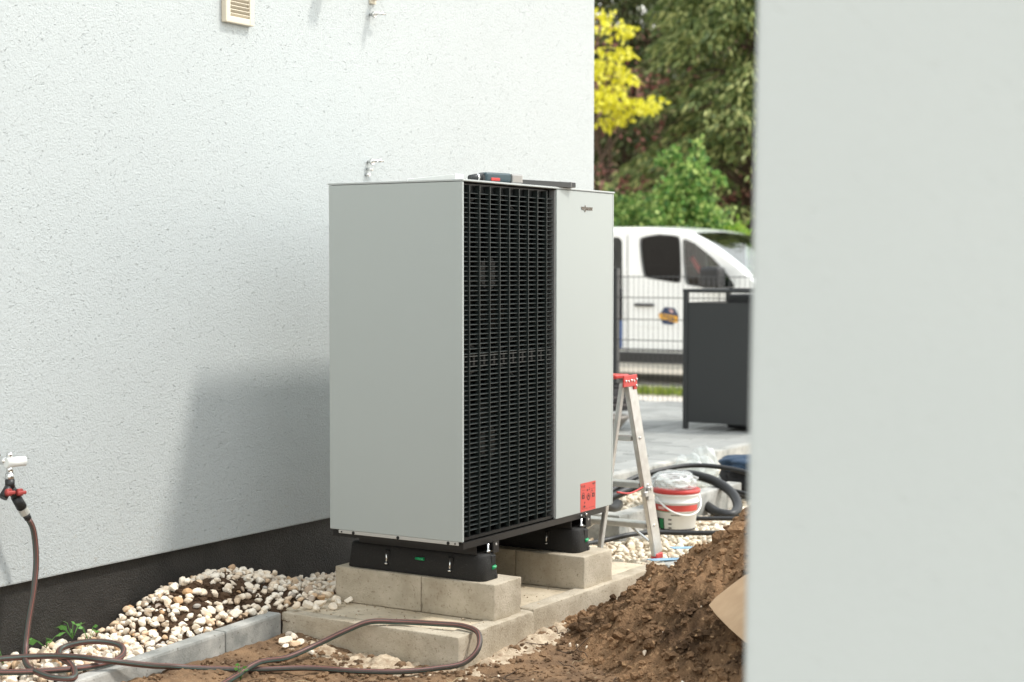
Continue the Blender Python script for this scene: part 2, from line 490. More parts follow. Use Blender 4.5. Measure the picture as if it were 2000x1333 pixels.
def rough_box(name, m, parent, x0, x1, y0, y1, z0, z1, amp=0.0016, chip=0.006, seed=0, bev=0.004, cell=0.022):
    """cast concrete: bevelled block with slightly wavy faces and chipped edges"""
    r = random.Random(seed)
    mm_ = MB().box(x0, x1, y0, y1, z0, z1, bev, 2)
    bm = mm_.bm
    for ax in range(3):
        lo, hi = ((x0, x1), (y0, y1), (z0, z1))[ax]
        n_ = max(2, int((hi - lo) / cell))
        for k_ in range(1, n_):
            p_ = [0, 0, 0]; p_[ax] = lo + (hi - lo) * k_ / n_
            nn = [0, 0, 0]; nn[ax] = 1
            bmesh.ops.bisect_plane(bm, geom=bm.verts[:] + bm.edges[:] + bm.faces[:], plane_co=p_, plane_no=nn)
    chips = []
    for _ in range(int(9 * ((x1 - x0) + (y1 - y0)) / 0.5)):
        e = r.randrange(4)
        c = [(r.uniform(x0, x1), y0, z1), (x0, r.uniform(y0, y1), z1), (r.choice((x0, x1)), y0, r.uniform(z0, z1)), (x0, y0 if r.random() < .5 else y1, r.uniform(z0, z1))][e]
        chips.append((Vector(c), r.uniform(0.008, 0.024), r.uniform(0.25, 1.0) * chip))
    ctr = Vector(((x0 + x1) / 2, (y0 + y1) / 2, (z0 + z1) / 2))
    for v in bm.verts:
        p_ = v.co.copy()
        n3 = math.sin(p_.x * 71 + seed) * math.sin(p_.y * 63 + 1.7 * seed) + math.sin(p_.z * 83 + p_.x * 37 + seed)
        d_ = v.normal * (amp * (0.5 * n3 + r.uniform(-0.4, 0.4)))
        for c, rad, dep in chips:
            q = (p_ - c).length
            if q < rad:
                d_ += (ctr - c).normalized() * dep * (1 - q / rad)
        v.co = p_ + d_
    for f in bm.faces: f.smooth = True
    return mm_.build(name, m, parent)

def catmull(pts, step=0.02):
    P = [np.array(p, float) for p in pts]
    P = [2 * P[0] - P[1]] + P + [2 * P[-1] - P[-2]]
    out = []
    for i in range(1, len(P) - 2):
        p0, p1, p2, p3 = P[i - 1], P[i], P[i + 1], P[i + 2]
        # centripetal
        def tj(t, a, b): return t + max(1e-6, np.linalg.norm(b - a)) ** 0.5
        t0 = 0.0; t1 = tj(t0, p0, p1); t2 = tj(t1, p1, p2); t3 = tj(t2, p2, p3)
        n = max(2, int(np.linalg.norm(p2 - p1) / step))
        for k in range(n):
            t = t1 + (t2 - t1) * k / n
            A1 = (t1 - t) / (t1 - t0) * p0 + (t - t0) / (t1 - t0) * p1
            A2 = (t2 - t) / (t2 - t1) * p1 + (t - t1) / (t2 - t1) * p2
            A3 = (t3 - t) / (t3 - t2) * p2 + (t - t2) / (t3 - t2) * p3
            B1 = (t2 - t) / (t2 - t0) * A1 + (t - t0) / (t2 - t0) * A2
            B2 = (t3 - t) / (t3 - t1) * A2 + (t - t1) / (t3 - t1) * A3
            out.append((t2 - t) / (t2 - t1) * B1 + (t - t1) / (t2 - t1) * B2)
    out.append(P[-2])
    return np.array(out)

def tube(name, pts, r, mats, parent=None, sides=14, stripe=None, twist=0.0, step=0.02, ridge=None, origin=None):
    """tube along a smooth path; stripe: function(side index)->material index"""
    c = catmull(pts, step)
    n = len(c)
    T = np.gradient(c, axis=0)
    T /= np.linalg.norm(T, axis=1)[:, None] + 1e-9
    nrm = np.array([0, 0, 1.0]) if abs(T[0][2]) < 0.9 else np.array([1.0, 0, 0])
    verts = []
    for i in range(n):
        nrm = nrm - T[i] * np.dot(nrm, T[i])
        nrm /= np.linalg.norm(nrm) + 1e-9
        b = np.cross(T[i], nrm)
        rr = r * (ridge(i) if ridge else 1.0)
        for k in range(sides):
            a = 2 * math.pi * k / sides + twist * i
            verts.append(c[i] + (nrm * math.cos(a) + b * math.sin(a)) * rr)
    faces = []
    mi = []
    for i in range(n - 1):
        for k in range(sides):
            faces.append((i * sides + k, i * sides + (k + 1) % sides, (i + 1) * sides + (k + 1) % sides, (i + 1) * sides + k))
            mi.append(stripe(k) if stripe else 0)
    faces.append(tuple(range(sides - 1, -1, -1))); mi.append(0)
    faces.append(tuple((n - 1) * sides + k for k in range(sides))); mi.append(0)
    origin = Vector(c[0]) if origin is None else Vector(origin)
    verts = [Vector(v) - origin for v in verts]
    me = bpy.data.meshes.new(name)
    me.from_pydata(verts, [], faces)
    for m in (mats if isinstance(mats, (list, tuple)) else [mats]): me.materials.append(m)
    me.polygons.foreach_set('material_index', mi)
    me.polygons.foreach_set('use_smooth', [True] * len(faces))
    me.update()
    return link_mesh(name, me, parent, origin)

# value noise -------------------------------------------------------
_perm = rng.random((256, 256))
def vnoise(x, y):
    xi = np.floor(x).astype(int); yi = np.floor(y).astype(int)
    fx = x - xi; fy = y - yi
    fx = fx * fx * (3 - 2 * fx); fy = fy * fy * (3 - 2 * fy)
    a = _perm[xi & 255, yi & 255]; b = _perm[(xi + 1) & 255, yi & 255]
    c = _perm[xi & 255, (yi + 1) & 255]; d = _perm[(xi + 1) & 255, (yi + 1) & 255]
    return (a * (1 - fx) + b * fx) * (1 - fy) + (c * (1 - fx) + d * fx) * fy
def fbm(x, y, scale, octaves=4, gain=0.5):
    s = 0; amp = 1; tot = 0
    for o in range(octaves):
        s = s + amp * (vnoise(x * scale + 17.3 * o, y * scale + 9.1 * o) - 0.5)
        tot += amp
        amp *= gain; scale *= 2.03
    return s / tot * 2
def sstep(a, b, x):
    t = np.clip((x - a) / (b - a), 0, 1)
    return t * t * (3 - 2 * t)

def grid(name, x0, x1, y0, y1, res, zf, mats, mask=None, smooth=True, parent=None, origin=(0, 0, 0)):
    nx = int((x1 - x0) / res) + 1; ny = int((y1 - y0) / res) + 1
    X, Y = np.meshgrid(np.linspace(x0, x1, nx), np.linspace(y0, y1, ny), indexing='ij')
    Z = zf(X, Y)
    V = np.stack([X, Y, Z], -1).reshape(-1, 3) - np.array(origin)
    i, j = np.meshgrid(np.arange(nx - 1), np.arange(ny - 1), indexing='ij')
    a = (i * ny + j); b = ((i + 1) * ny + j); c = ((i + 1) * ny + j + 1); d = (i * ny + j + 1)
    Fq = np.stack([a, b, c, d], -1).reshape(-1, 4)
    if mask is not None:
        mk = mask(X, Y).reshape(-1)
        keep = mk[Fq].any(axis=1)
        Fq = Fq[keep]
        used = np.unique(Fq)
        remap = -np.ones(len(V), int); remap[used] = np.arange(len(used))
        V = V[used]; Fq = remap[Fq]
    me = quadmesh(name, V, Fq, mats, smooth)
    return link_mesh(name, me, parent, origin)

def quadmesh(name, V, Fq, mats, smooth=False):
    me = bpy.data.meshes.new(name)
    k = Fq.shape[1]
    me.vertices.add(len(V)); me.vertices.foreach_set('co', np.ascontiguousarray(V, np.float32).ravel())
    me.loops.add(len(Fq) * k); me.loops.foreach_set('vertex_index', np.ascontiguousarray(Fq, np.int32).ravel())
    me.polygons.add(len(Fq))
    me.polygons.foreach_set('loop_start', np.arange(len(Fq), dtype=np.int32) * k)
    me.polygons.foreach_set('loop_total', np.full(len(Fq), k, np.int32))
    me.polygons.foreach_set('use_smooth', np.full(len(Fq), smooth))
    me.update(calc_edges=True)
    for m in (mats if isinstance(mats, (list, tuple)) else [mats]): me.materials.append(m)
    me.validate()
    return me

def leaf_mesh(name, P, D, L, W, mats, origin, fold=0.0):
    """leaf quads (rhombus) at P along direction D, length L, width W"""
    n = len(P)
    D = D / (np.linalg.norm(D, axis=1)[:, None] + 1e-9)
    rnd = rng.normal(size=(n, 3))
    S = np.cross(D, rnd); S /= np.linalg.norm(S, axis=1)[:, None] + 1e-9
    L = np.broadcast_to(np.asarray(L, float), (n,))[:, None]; W = np.broadcast_to(np.asarray(W, float), (n,))[:, None]
    v0 = P; v1 = P + D * L * 0.45 + S * W * 0.5; v2 = P + D * L; v3 = P + D * L * 0.45 - S * W * 0.5
    V = np.stack([v0, v1, v2, v3], 1).reshape(-1, 3) - np.array(origin)
    return quadmesh(name, V, np.arange(4 * n).reshape(-1, 4), mats, False)

# stones --------------------------------------------------------------
def stone_variant(i, mtl, sub=2):
    bm = bmesh.new()
    bmesh.ops.create_icosphere(bm, subdivisions=sub, radius=1.0)
    r = random.Random(100 + i)
    sc = (1.0, r.uniform(0.68, 0.92), r.uniform(0.52, 0.75))
    planes = [(Vector((r.gauss(0, 1), r.gauss(0, 1), r.gauss(0, 1))).normalized(), r.uniform(0.40, 0.80)) for _ in range(10)]
    for v in bm.verts:
        c = v.co.copy()
        for nrm, d in planes:
            k = c.dot(nrm) - d
            if k > 0: c -= nrm * k * 0.96
        v.co = Vector((c.x * sc[0], c.y * sc[1], c.z * sc[2]))
    for f in bm.faces: f.smooth = (i % 3 == 0)
    me = bpy.data.meshes.new('stone')
    bm.to_mesh(me); bm.free()
    me.materials.append(mtl)
    return me

def project(p):
    d = Vector(p) - CAM
    z = d.dot(fw)
    return (1000 + 3157.5 * d.dot(rt2) / z, 666.5 - 3157.5 * d.dot(up2) / z, z)

def scatter_stones(bed, n_try, region, zf, rad, mtl, limit, dens=None, layers=2, lift=0.35, variants=8):
    """pack stones on the height field zf; the largest on screen become parts, the rest one 'stuff' part"""
    var = [stone_variant(i, mtl) for i in range(variants)]
    cell = 0.03
    hashg = {}
    items = []
    x0, x1, y0, y1 = region
    for k in range(n_try):
        x = random.uniform(x0, x1); y = random.uniform(y0, y1)
        r = random.uniform(*rad) * (1.25 if random.random() < 0.08 else 1.0)
        if dens is not None and random.random() > dens(x, y): continue
        ci, cj = int(x // cell), int(y // cell)
        ok = True
        top = None
        for a in range(-2, 3):
            for b in range(-2, 3):
                for (xx, yy, rr) in hashg.get((ci + a, cj + b), ()):
                    if (xx - x) ** 2 + (yy - y) ** 2 < (0.70 * (rr + r)) ** 2: ok = False
        if not ok: continue
        hashg.setdefault((ci, cj), []).append((x, y, r))
        z = float(zf(np.array(x), np.array(y))) + r * lift + random.uniform(0, 0.006)
        items.append((x, y, z, r))
    # upper layer: stones lying in the gaps of the first
    n1 = len(items)
    if layers > 1:
        for k in range(int(n1 * 0.85)):
            x, y, z, r = items[random.randrange(n1)]
            r2 = random.uniform(*rad) * 0.9
            items.append((x + random.uniform(-r, r), y + random.uniform(-r, r), z + r * random.uniform(0.25, 0.65), r2))
    scored = []
    for it in items:
        u, v, d = project(it[:3])
        inside = (-20 < u < 1480) and (0 < v < 1345)
        scored.append((0 if not inside else it[3] / d, it))
    scored.sort(key=lambda t: -t[0])
    parts = [it for s, it in scored[:limit]]
    rest = [it for s, it in scored[limit:]]
    def rnd_rot():
        return Matrix.Rotation(random.uniform(0, 6.28), 3, 'Z') @ Matrix.Rotation(random.uniform(-0.5, 0.5), 3, 'X') @ Matrix.Rotation(random.uniform(-0.5, 0.5), 3, 'Y')
    for (x, y, z, r) in parts:
        o = link_mesh('stone', random.choice(var), bed, (x, y, z))
        o.rotation_euler = rnd_rot().to_euler()
        o.scale = (r, r, r)
    if rest:
        VV = []; FF = []; off = 0
        tpl = []
        for me in var:
            v = np.array([tuple(q.co) for q in me.vertices]); f = np.array([tuple(p.vertices) for p in me.polygons])
            tpl.append((v, f))
        for (x, y, z, r) in rest:
            v, f = random.choice(tpl)
            m = np.array(rnd_rot())
            VV.append(v @ m.T * r + np.array((x, y, z))); FF.append(f + off); off += len(v)
        og = np.array(ORG[bed.name])
        me = quadmesh('gravel_fill', np.concatenate(VV) - og, np.concatenate(FF), mtl, True)
        g = link_mesh('gravel_fill', me, bed, ORG[bed.name])
        g['kind'] = 'stuff'
    return items

def clods(name, pts, rads, mtl, parent=None, origin=(0, 0, 0), squash=0.75):
    tpl = []
    for i in range(6):
        bm = bmesh.new(); bmesh.ops.create_icosphere(bm, subdivisions=1 if i < 3 else 2, radius=1.0)
        r = random.Random(i)
        for v in bm.verts: v.co *= r.uniform(0.62, 1.2)
        bm.verts.ensure_lookup_table()
        v = np.array([tuple(q.co) for q in bm.verts]); f = np.array([[q.index for q in fc.verts] for fc in bm.faces])
        bm.free(); tpl.append((v, f))
    VV = []; FF = []; off = 0
    for p, r in zip(pts, rads):
        v, f = tpl[random.randrange(3) if r < 0.012 else random.randrange(3, 6)]
        q = rng.normal(size=(3, 3)); q, _ = np.linalg.qr(q)
        VV.append((v @ q) * np.array([r, r, r * squash]) + p); FF.append(f + off); off += len(v)
    me = quadmesh(name, np.concatenate(VV) - np.array(origin), np.concatenate(FF), mtl, False)
    return link_mesh(name, me, parent, origin)

# ================================================================== SETTING
WALL_Y = 1.07
# distant ground to the horizon
g = MB().poly([(-260, -260, -0.40), (400, -260, -0.40), (400, 400, -0.40), (-260, 400, -0.40)]).build('ground', MT['soil'])
tag(g, kind='structure')

# --- soil in front of the house
MC = (0.80, -1.50)      # heap centre
def heap(x, y):
    dx = (x - MC[0]) / 1.36; dy = (y - MC[1]) / 1.36
    ang = np.arctan2(dy, dx)
    r = np.sqrt(dx * dx + dy * dy) * (1 + 0.07 * np.sin(3 * ang + 0.6) + 0.05 * np.sin(5 * ang + 2.0))
    z = np.where(r < 1, 1.05 * (np.sqrt((1 - r) ** 2 + 0.004) - 0.063), 0)
    return np.maximum(z, 0)
def soil_z(x, y):
    z = -0.005 + 0.018 * fbm(x, y, 1.6, 3) + 0.016 * fbm(x, y, 9.0, 4, 0.65) + 0.009 * fbm(x, y, 38, 3, 0.65)
    z = z + 0.045 * sstep(0.30, 0.62, y) * sstep(0.1, -0.3, x)         # banked against the grey kerb
    z = z + 0.03 * sstep(-0.45, -0.15, y) * sstep(-0.1, 0.4, x)         # banked against the slab
    z = z - 0.10 * sstep(0.62, 0.72, y) * sstep(-0.1, -0.25, x)
    return z
soil = grid('soil_ground', -2.4, 2.4, -3.2, 1.10, 0.0135, soil_z, MT['soil'],
            mask=lambda X, Y: ~((X > -0.16) & (X < 1.40) & (Y > -0.06)) & ~((X > 1.4) & (Y > -0.05)))
tag(soil, kind='structure')
outer = MB().poly([(-30, -30, -0.06), (2.2, -30, -0.06), (2.2, 1.2, -0.06), (-30, 1.2, -0.06)]).build('yard', MT['yard'])  # out of view; its pale colour is chosen to throw light back
tag(outer, kind='structure')
# crumbs on the soil
N = 8000
px = rng.uniform(-1.3, 1.3, N); py = rng.uniform(-1.4, 0.60, N)
ok = ~((px > -0.22) & (px < 1.45) & (py > -0.12))
px, py = px[ok], py[ok]
cr = rng.gamma(2.0, 0.0022, len(px)) + 0.002
cz = soil_z(px, py) + cr * 0.3
cl = clods('soil_crumbs', np.stack([px, py, cz], 1), cr, MT['soil'])
tag(cl, 'loose brown soil crumbs scattered over the bare ground', 'soil crumbs', kind='stuff')

MT['straw'] = mat('dry_straw', (0.42, 0.33, 0.20), 0.9)
for i in range(34):
    x = random.uniform(-0.9, 0.5); y = random.uniform(-0.7, 0.45)
    if x > -0.24 and y > -0.14: continue
    a = random.uniform(0, 6.28); p = []
    for q in range(4):
        p.append((x, y, float(soil_z(np.array(x), np.array(y))) + random.uniform(0.002, 0.010)))
        a += random.uniform(-0.5, 0.5); x += 0.022 * math.cos(a); y += 0.022 * math.sin(a)
    tube('twig', p, random.uniform(0.0008, 0.0018), MT['straw'] if i % 3 else MT['bark'], soil, sides=5, step=0.01)
# --- house
house = empty('house', (-2.0, WALL_Y, 0.0), 'white rendered house wall with black plinth behind the grey heat pump', 'house')
wall = MB().box(-9.0, 2.92, WALL_Y, 9.5, 0.322, 6.2, 0.006).build('wall', MT['plaster'], house)
plinth = MB().box(-8.98, 2.895, WALL_Y + 0.028, 9.47, -0.2, 0.330).build('plinth', MT['plinth'], house)
wall['label'] = 'white rubbed render wall'
plinth['label'] = 'black bitumen coated plinth'

# louvred vent
def vent():
    x0, x1, z0, z1 = -0.062, 0.102, 2.331, 2.560
    yb, yf = WALL_Y, WALL_Y - 0.026
    v = empty('wall_vent', (0.02, WALL_Y, z0))
    v.parent = house; v.location = Vector((0.02, WALL_Y, z0)) - ORG[house.name]
    w = 0.026
    m = MB()
    m.box(x0, x0 + w, yf, yb, z0, z1, 0.004)
    m.box(x1 - w, x1, yf, yb, z0, z1, 0.004)
    m.box(x0 + w - 0.003, x1 - w + 0.003, yf + 0.001, yb, z0, z0 + w, 0.004)
    m.box(x0 + w - 0.003, x1 - w + 0.003, yf + 0.001, yb, z1 - w, z1, 0.004)
    m.build('vent_frame', MT['beige'], v)
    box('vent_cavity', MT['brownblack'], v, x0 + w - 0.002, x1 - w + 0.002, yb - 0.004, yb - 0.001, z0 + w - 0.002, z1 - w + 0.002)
    z = z0 + w + 0.006
    proto = None
    while z < z1 - w - 0.004:
        if proto is None:
            mm = MB().box(x0 + w - 0.004, x1 - w + 0.004, -0.0085, 0.0085, -0.0016, 0.0016)
            bmesh.ops.rotate(mm.bm, cent=(0, 0, 0), matrix=Matrix.Rotation(R_(-38), 3, 'X'), verts=mm.bm.verts[:])
            proto = mm.mesh('slat', MT['beige'], (0.02, 0, 0))
        link_mesh('slat', proto, v, (0.02, yf + 0.010, z))
        z += 0.0150
    v['label'] = 'cream louvred vent high on the wall'
vent()
# cream pipe holders just above the frame, and screw hooks
for (x, zb, w) in ((0.56, 2.575, 0.075), (0.905, 2.532, 0.040)):
    mm = MB()
    mm.box(x - w / 2, x + w / 2, WALL_Y - 0.012, WALL_Y, zb, zb + 0.16, 0.004)
    mm.box(x - w / 2 + 0.008, x + w / 2 - 0.008, WALL_Y - 0.13, WALL_Y - 0.012, zb + 0.015, zb + 0.05, 0.004)
    mm.build('pipe_holder', MT['beige'], house)
for (x, z, s) in ((0.892, 2.484, 1.0), (0.873, 1.846, 1.0)):
    mm = MB()
    mm.cyl((x, WALL_Y + 0.01, z), (x, WALL_Y - 0.055, z + 0.004), 0.0055)
    mm.cyl((x, WALL_Y - 0.018, z), (x, WALL_Y - 0.030, z), 0.013, n=6)
    mm.cyl((x + 0.004, WALL_Y - 0.05, z + 0.003), (x + 0.042, WALL_Y - 0.052, z + 0.006), 0.0065)
    mm.cyl((x + 0.02, WALL_Y - 0.05, z - 0.002), (x + 0.02, WALL_Y - 0.05, z + 0.012), 0.009, n=6)
    if z < 2:
        mm.cyl((x - 0.004, WALL_Y + 0.005, z - 0.030), (x - 0.004, WALL_Y - 0.03, z - 0.034), 0.006)
        mm.cyl((x - 0.012, WALL_Y + 0.005, z - 0.055), (x - 0.012, WALL_Y - 0.02, z - 0.055), 0.007)
    mm.build('screw_hook', MT['chrome'], house)

# --- near building on the right
LEAN = 0.0128
gx, gy = -2.86, -2.335
mm = MB().box(gx, gx + 4.2, gy - 5.0, gy, -0.25, 2.35, 0.012, 3)  # unseen length added, and height set, to shade the heat pump's front
for v in mm.bm.verts: v.co.y -= LEAN * (v.co.z - 1.33)
near = empty('garage', (gx + 0.5, gy - 2.5, -0.05), 'pale rendered garage wall corner close to the camera on the right', 'garage')
mm.build('wall', MT['plaster_near'], near)

# --- slab under the heat pump
sl = empty('foundation_slab', (0.6, 0.3, 0.0), 'sandy concrete slab edged with kerb stones under the heat pump', 'slab')
box('slab_infill', MT['slab'], sl, -0.135, 1.40, -0.035, 0.72, -0.15, 0.1045)
rough_box('edging_stone', MT['concrete'], sl, -0.203, -0.137, -0.118, 0.668, -0.15, 0.110, seed=1)
rough_box('edging_stone', MT['concrete'], sl, -0.1335, 0.315, -0.112, -0.038, -0.15, 0.1085, seed=2)
rough_box('edging_stone', MT['concrete'], sl, 0.322, 1.43, -0.105, -0.038, -0.15, 0.113, seed=3)
# supporting kerb blocks (two stones in each row)
blocks = []
for j, (x0, x1, nm) in enumerate(((0.085, 0.272, 'under the near rubber foot'), (0.752, 0.985, 'under the far rubber foot'))):
    for k, (y0, y1, nn) in enumerate(((-0.082, 0.2395, 'front'), (0.2425, 0.642, 'rear'))):
        b = rough_box('concrete_block', MT['concrete'], None, x0, x1 - 0.002 * k, y0, y1, 0.106, 0.2405, seed=10 + 2 * j + k, amp=0.0010)
        tag(b, f'beige concrete block, {nn} one of the pair {nm}', 'concrete block', 'concrete blocks carrying the heat pump')

# grit and crumbs lying on the slab
gn = 420
gxs = rng.uniform(-0.19, 1.2, gn); gys = rng.uniform(-0.10, 0.60, gn)
for bx0_, bx1_ in ((0.085, 0.272), (0.752, 0.985)):
    near_b = rng.random(gn) < 0.35
    gxs = np.where(near_b & (gxs > bx0_ - 0.2) & (gxs < bx1_ + 0.1), np.where(rng.random(gn) < 0.6, bx0_ - rng.gamma(1.2, 0.010, gn), bx1_ + rng.gamma(1.2, 0.010, gn)), gxs)
kk = ~(((gxs > 0.083) & (gxs < 0.274)) | ((gxs > 0.75) & (gxs < 0.987)))
gxs, gys = gxs[kk], gys[kk]
grs = rng.gamma(1.2, 0.0012, len(gxs)) + 0.0010
gz = np.where((gys < -0.036) | (gxs < -0.135), 0.1095, 0.1045)
gc = clods('slab_grit', np.stack([gxs, gys, gz + grs * 0.4], 1), grs, MT['sand'], sl, ORG[sl.name])
gc['kind'] = 'stuff'
# --- grey kerb of the gravel strip
kerb = empty('gravel_kerb', (-0.8, 0.65, 0.0), 'grey concrete kerb between the gravel strip and the bare soil', 'kerb')
def kerb_piece(xa, ya, xb, yb, za, zb, w=0.062, depth=0.30, parent=kerb, m='kerb_grey', name='kerb_stone'):
    a = Vector((xa, ya, 0)); b = Vector((xb, yb, 0)); d = (b - a); L = d.length; d.normalize(); nrm = Vector((-d.y, d.x, 0))
    mm = MB().box(0, L, 0, w, -depth, 0, 0.010, 2)
    rot = Matrix((d, nrm, Vector((0, 0, 1)))).transposed().to_4x4()
    for v in mm.bm.verts:
        t = v.co.x / L
        z = v.co.z + za + (zb - za) * t
        p = a + d * v.co.x + nrm * v.co.y
        v.co = Vector((p.x, p.y, z))
    return mm.build(name, MT[m], parent)
kerb_piece(-0.522, 0.655, -0.207, 0.665, 0.102, 0.110)
kerb_piece(-1.50, 0.60, -0.526, 0.655, 0.085, 0.102)
kerb_piece(-2.50, 0.55, -1.504, 0.60, 0.080, 0.085)

# --- gravel strip along the wall
def hill(x, y):
    b = np.exp(-((x + 0.16) / 0.34) ** 2 - ((y - 0.98) / 0.21) ** 2) + 0.55 * np.exp(-((x + 0.50) / 0.17) ** 2 - ((y - 0.93) / 0.17) ** 2)
    return b
def bed_z(x, y):
    z = 0.066 + 0.136 * hill(x, y) + 0.010 * fbm(x, y, 5.0, 3)
    z = z + 0.03 * sstep(-0.25, 0.05, x) * sstep(0.95, 0.70, y)
    return z + 0.022 * patch(x, y)
def patch(x, y):
    return np.exp(-((x + 0.38) / 0.20) ** 2 - ((y - 0.880) / 0.075) ** 2)
def bed_surface(x, y):
    return bed_z(x, y) + 0.012 * fbm(x, y, 28, 4, 0.65)
bed = grid('gravel_bed', -2.6, 0.92, 0.63, 1.10, 0.012, bed_surface, MT['soil_dark'],
           mask=lambda X, Y: ((Y > 0.70) | (X > -0.2)) & ~((X > -0.05) & (Y < 0.68)), origin=(-0.4, 0.9, 0.0))
tag(bed, kind='structure')
def dens(x, y):
    p = float(patch(np.array(x), np.array(y)))
    if p > 0.48: return 0.12
    if x > 0.02 and y < 0.66: return 0
    if x > 0.05 and x < 0.28 and y < 0.67: return 0
    if x < -0.2 and y < 0.725: return 0
    if x > 0.25: return 0.3
    return 1.0
scatter_stones(bed, 9000, (-1.75, 0.6, 0.705, 1.085), bed_z, (0.0110, 0.0275), MT['stone'], 280, dens)
pn = 700
qx = rng.normal(-0.37, 0.15, pn); qy = rng.normal(0.88, 0.055, pn)
k = (qy > 0.74) & (qy < 1.08)
qx, qy = qx[k], qy[k]
qr = rng.gamma(2.0, 0.003, len(qx)) + 0.002
c2 = clods('humus_clods', np.stack([qx, qy, bed_surface(qx, qy) + qr * 0.2], 1), qr, MT['soil_dark'], bed, ORG[bed.name])
c2['kind'] = 'stuff'

# loose pebbles that spilled over the kerb
loose_var = [stone_variant(40 + i, MT['stone'], 3) for i in range(8)]
loose = [(-0.06, 0.60, .115, .028), (-0.01, 0.555, .115, .025), (0.035, 0.60, .115, .022), (-0.10, 0.63, .115, .026), (0.005, 0.645, .118, .024),
         (-0.055, 0.545, .113, .020), (0.055, 0.555, .115, .020), (-0.12, 0.575, .115, .022), (0.045, 0.655, .12, .028), (-0.045, 0.655, .12, .026), (-0.16, 0.63, .12, .024)]
for i, (x, y, z, r) in enumerate(loose):
    o = link_mesh('stone', loose_var[i % 8], bed, (x, y, z + r * 0.45))
    o.scale = (r, r, r); o.rotation_euler = (random.uniform(-.4, .4), random.uniform(-.4, .4), random.uniform(0, 6))
loose2 = [(-0.335, 0.545, .045, .030), (-0.30, 0.50, .035, .021), (-0.285, 0.545, .05, .022), (-0.345, 0.49, .03, .021), (-0.30, 0.43, .025, .022), (-0.375, 0.505, .03, .017), (-0.345, 0.415, .022, .018), (-0.26, 0.585, .055, .019)]
for i, (x, y, z, r) in enumerate(loose2):
    zz = float(soil_z(np.array(x), np.array(y)))
    o = link_mesh('stone', loose_var[(i + 3) % 8], bed, (x, y, zz + r * 0.42))
    o.scale = (r, r, r); o.rotation_euler = (random.uniform(-.4, .4), random.uniform(-.4, .4), random.uniform(0, 6))

# spilled sand beside the slab
def sand_z(x, y):
    d1 = np.exp(-((x + 0.29) / 0.085) ** 2 - ((y - 0.20) / 0.34) ** 2)
    d2 = np.exp(-((x - 0.25) / 0.55) ** 2 - ((y + 0.155) / 0.07) ** 2)
    return soil_z(x, y) - 0.011 + 0.025 * np.maximum(d1, 0.9 * d2) + 0.026 * fbm(x, y, 14, 5, 0.70)
sd = grid('spilled_sand', -0.48, 0.95, -0.40, 0.58, 0.009, sand_z, MT['sand'],
          mask=lambda X, Y: ~((X > -0.17) & (Y > -0.08)))
tag(sd, 'pale mortar sand spilled along the foot of the slab', 'sand', kind='stuff')

# --- heap of dug earth
def heap_z(x, y):
    h = heap(x, y)
    k = sstep(0.0, 0.10, h)
    return h - 0.012 + soil_z(x, y) * (1 - k) + k * (0.070 * fbm(x, y, 3.2, 3) + 0.065 * fbm(x, y, 8, 4, 0.66) + 0.034 * fbm(x, y, 30, 3, 0.66))
hp = grid('soil_heap', -0.75, 2.7, -3.3, -0.02, 0.011, heap_z, MT['soil_pile'],
          mask=lambda X, Y: heap(X, Y) > 0.006, origin=(MC[0], MC[1], 0))
tag(hp, 'heap of freshly dug brown earth beside the slab', 'soil heap')
N = 16000
px = rng.uniform(-0.7, 1.9, N); py = rng.uniform(-2.3, -0.08, N)
hh = heap(px, py)
k = hh > 0.012
px, py = px[k], py[k]
cr = np.minimum(rng.gamma(1.0, 0.0052, len(px)) + 0.0022, 0.045)
c3 = clods('earth_clods', np.stack([px, py, heap_z(px, py) + cr * 0.25], 1), cr, MT['soil_pile'], hp, ORG[hp.name])
c3['kind'] = 'stuff'
# pale stones in the heap and in front of it
for i in range(26):
    x = random.uniform(-0.5, 0.6); y = random.uniform(-1.3, -0.2)
    r = random.uniform(0.006, 0.013)
    z = max(float(heap_z(np.array(x), np.array(y))), float(soil_z(np.array(x), np.array(y))))
    o = link_mesh('heap_stone', loose_var[i % 8], hp, (x, y, z + r * 0.3))
    o.scale = (r, r, r); o.rotation_euler = (random.uniform(0, 3), random.uniform(0, 3), 0)
# fine roots
for i in range(12):
    x = random.uniform(-0.35, 0.7); y = random.uniform(-0.9, -0.2)
    p = []
    a = random.uniform(0, 6.28)
    for q in range(5):
        z = max(float(heap_z(np.array(x), np.array(y))), float(soil_z(np.array(x), np.array(y)))) + random.uniform(0.002, 0.018)
        p.append((x, y, z)); a += random.uniform(-0.7, 0.7)
        x += 0.03 * math.cos(a); y += 0.03 * math.sin(a)
    tube('root', p, 0.0016, MT['bark'], hp, sides=5, step=0.01)

# piece of cardboard half buried in the heap
cpts = [(0.087, -0.93, 0.259), (0.114, -0.944, 0.283), (0.131, -0.991, 0.325), (0.146, -1.031, 0.359), (0.1, -1.185, 0.434),
        (-0.477, -1.422, 0.256), (-0.264, -1.21, 0.24), (-0.13, -1.099, 0.244), (-0.004, -0.998, 0.25)]
cb = MB().poly(cpts, ext=(-0.0018, 0.002, 0.003)).build('cardboard_sheet', MT['cardboard'])
tag(cb, 'torn brown cardboard sheet sticking out of the earth heap', 'cardboard')

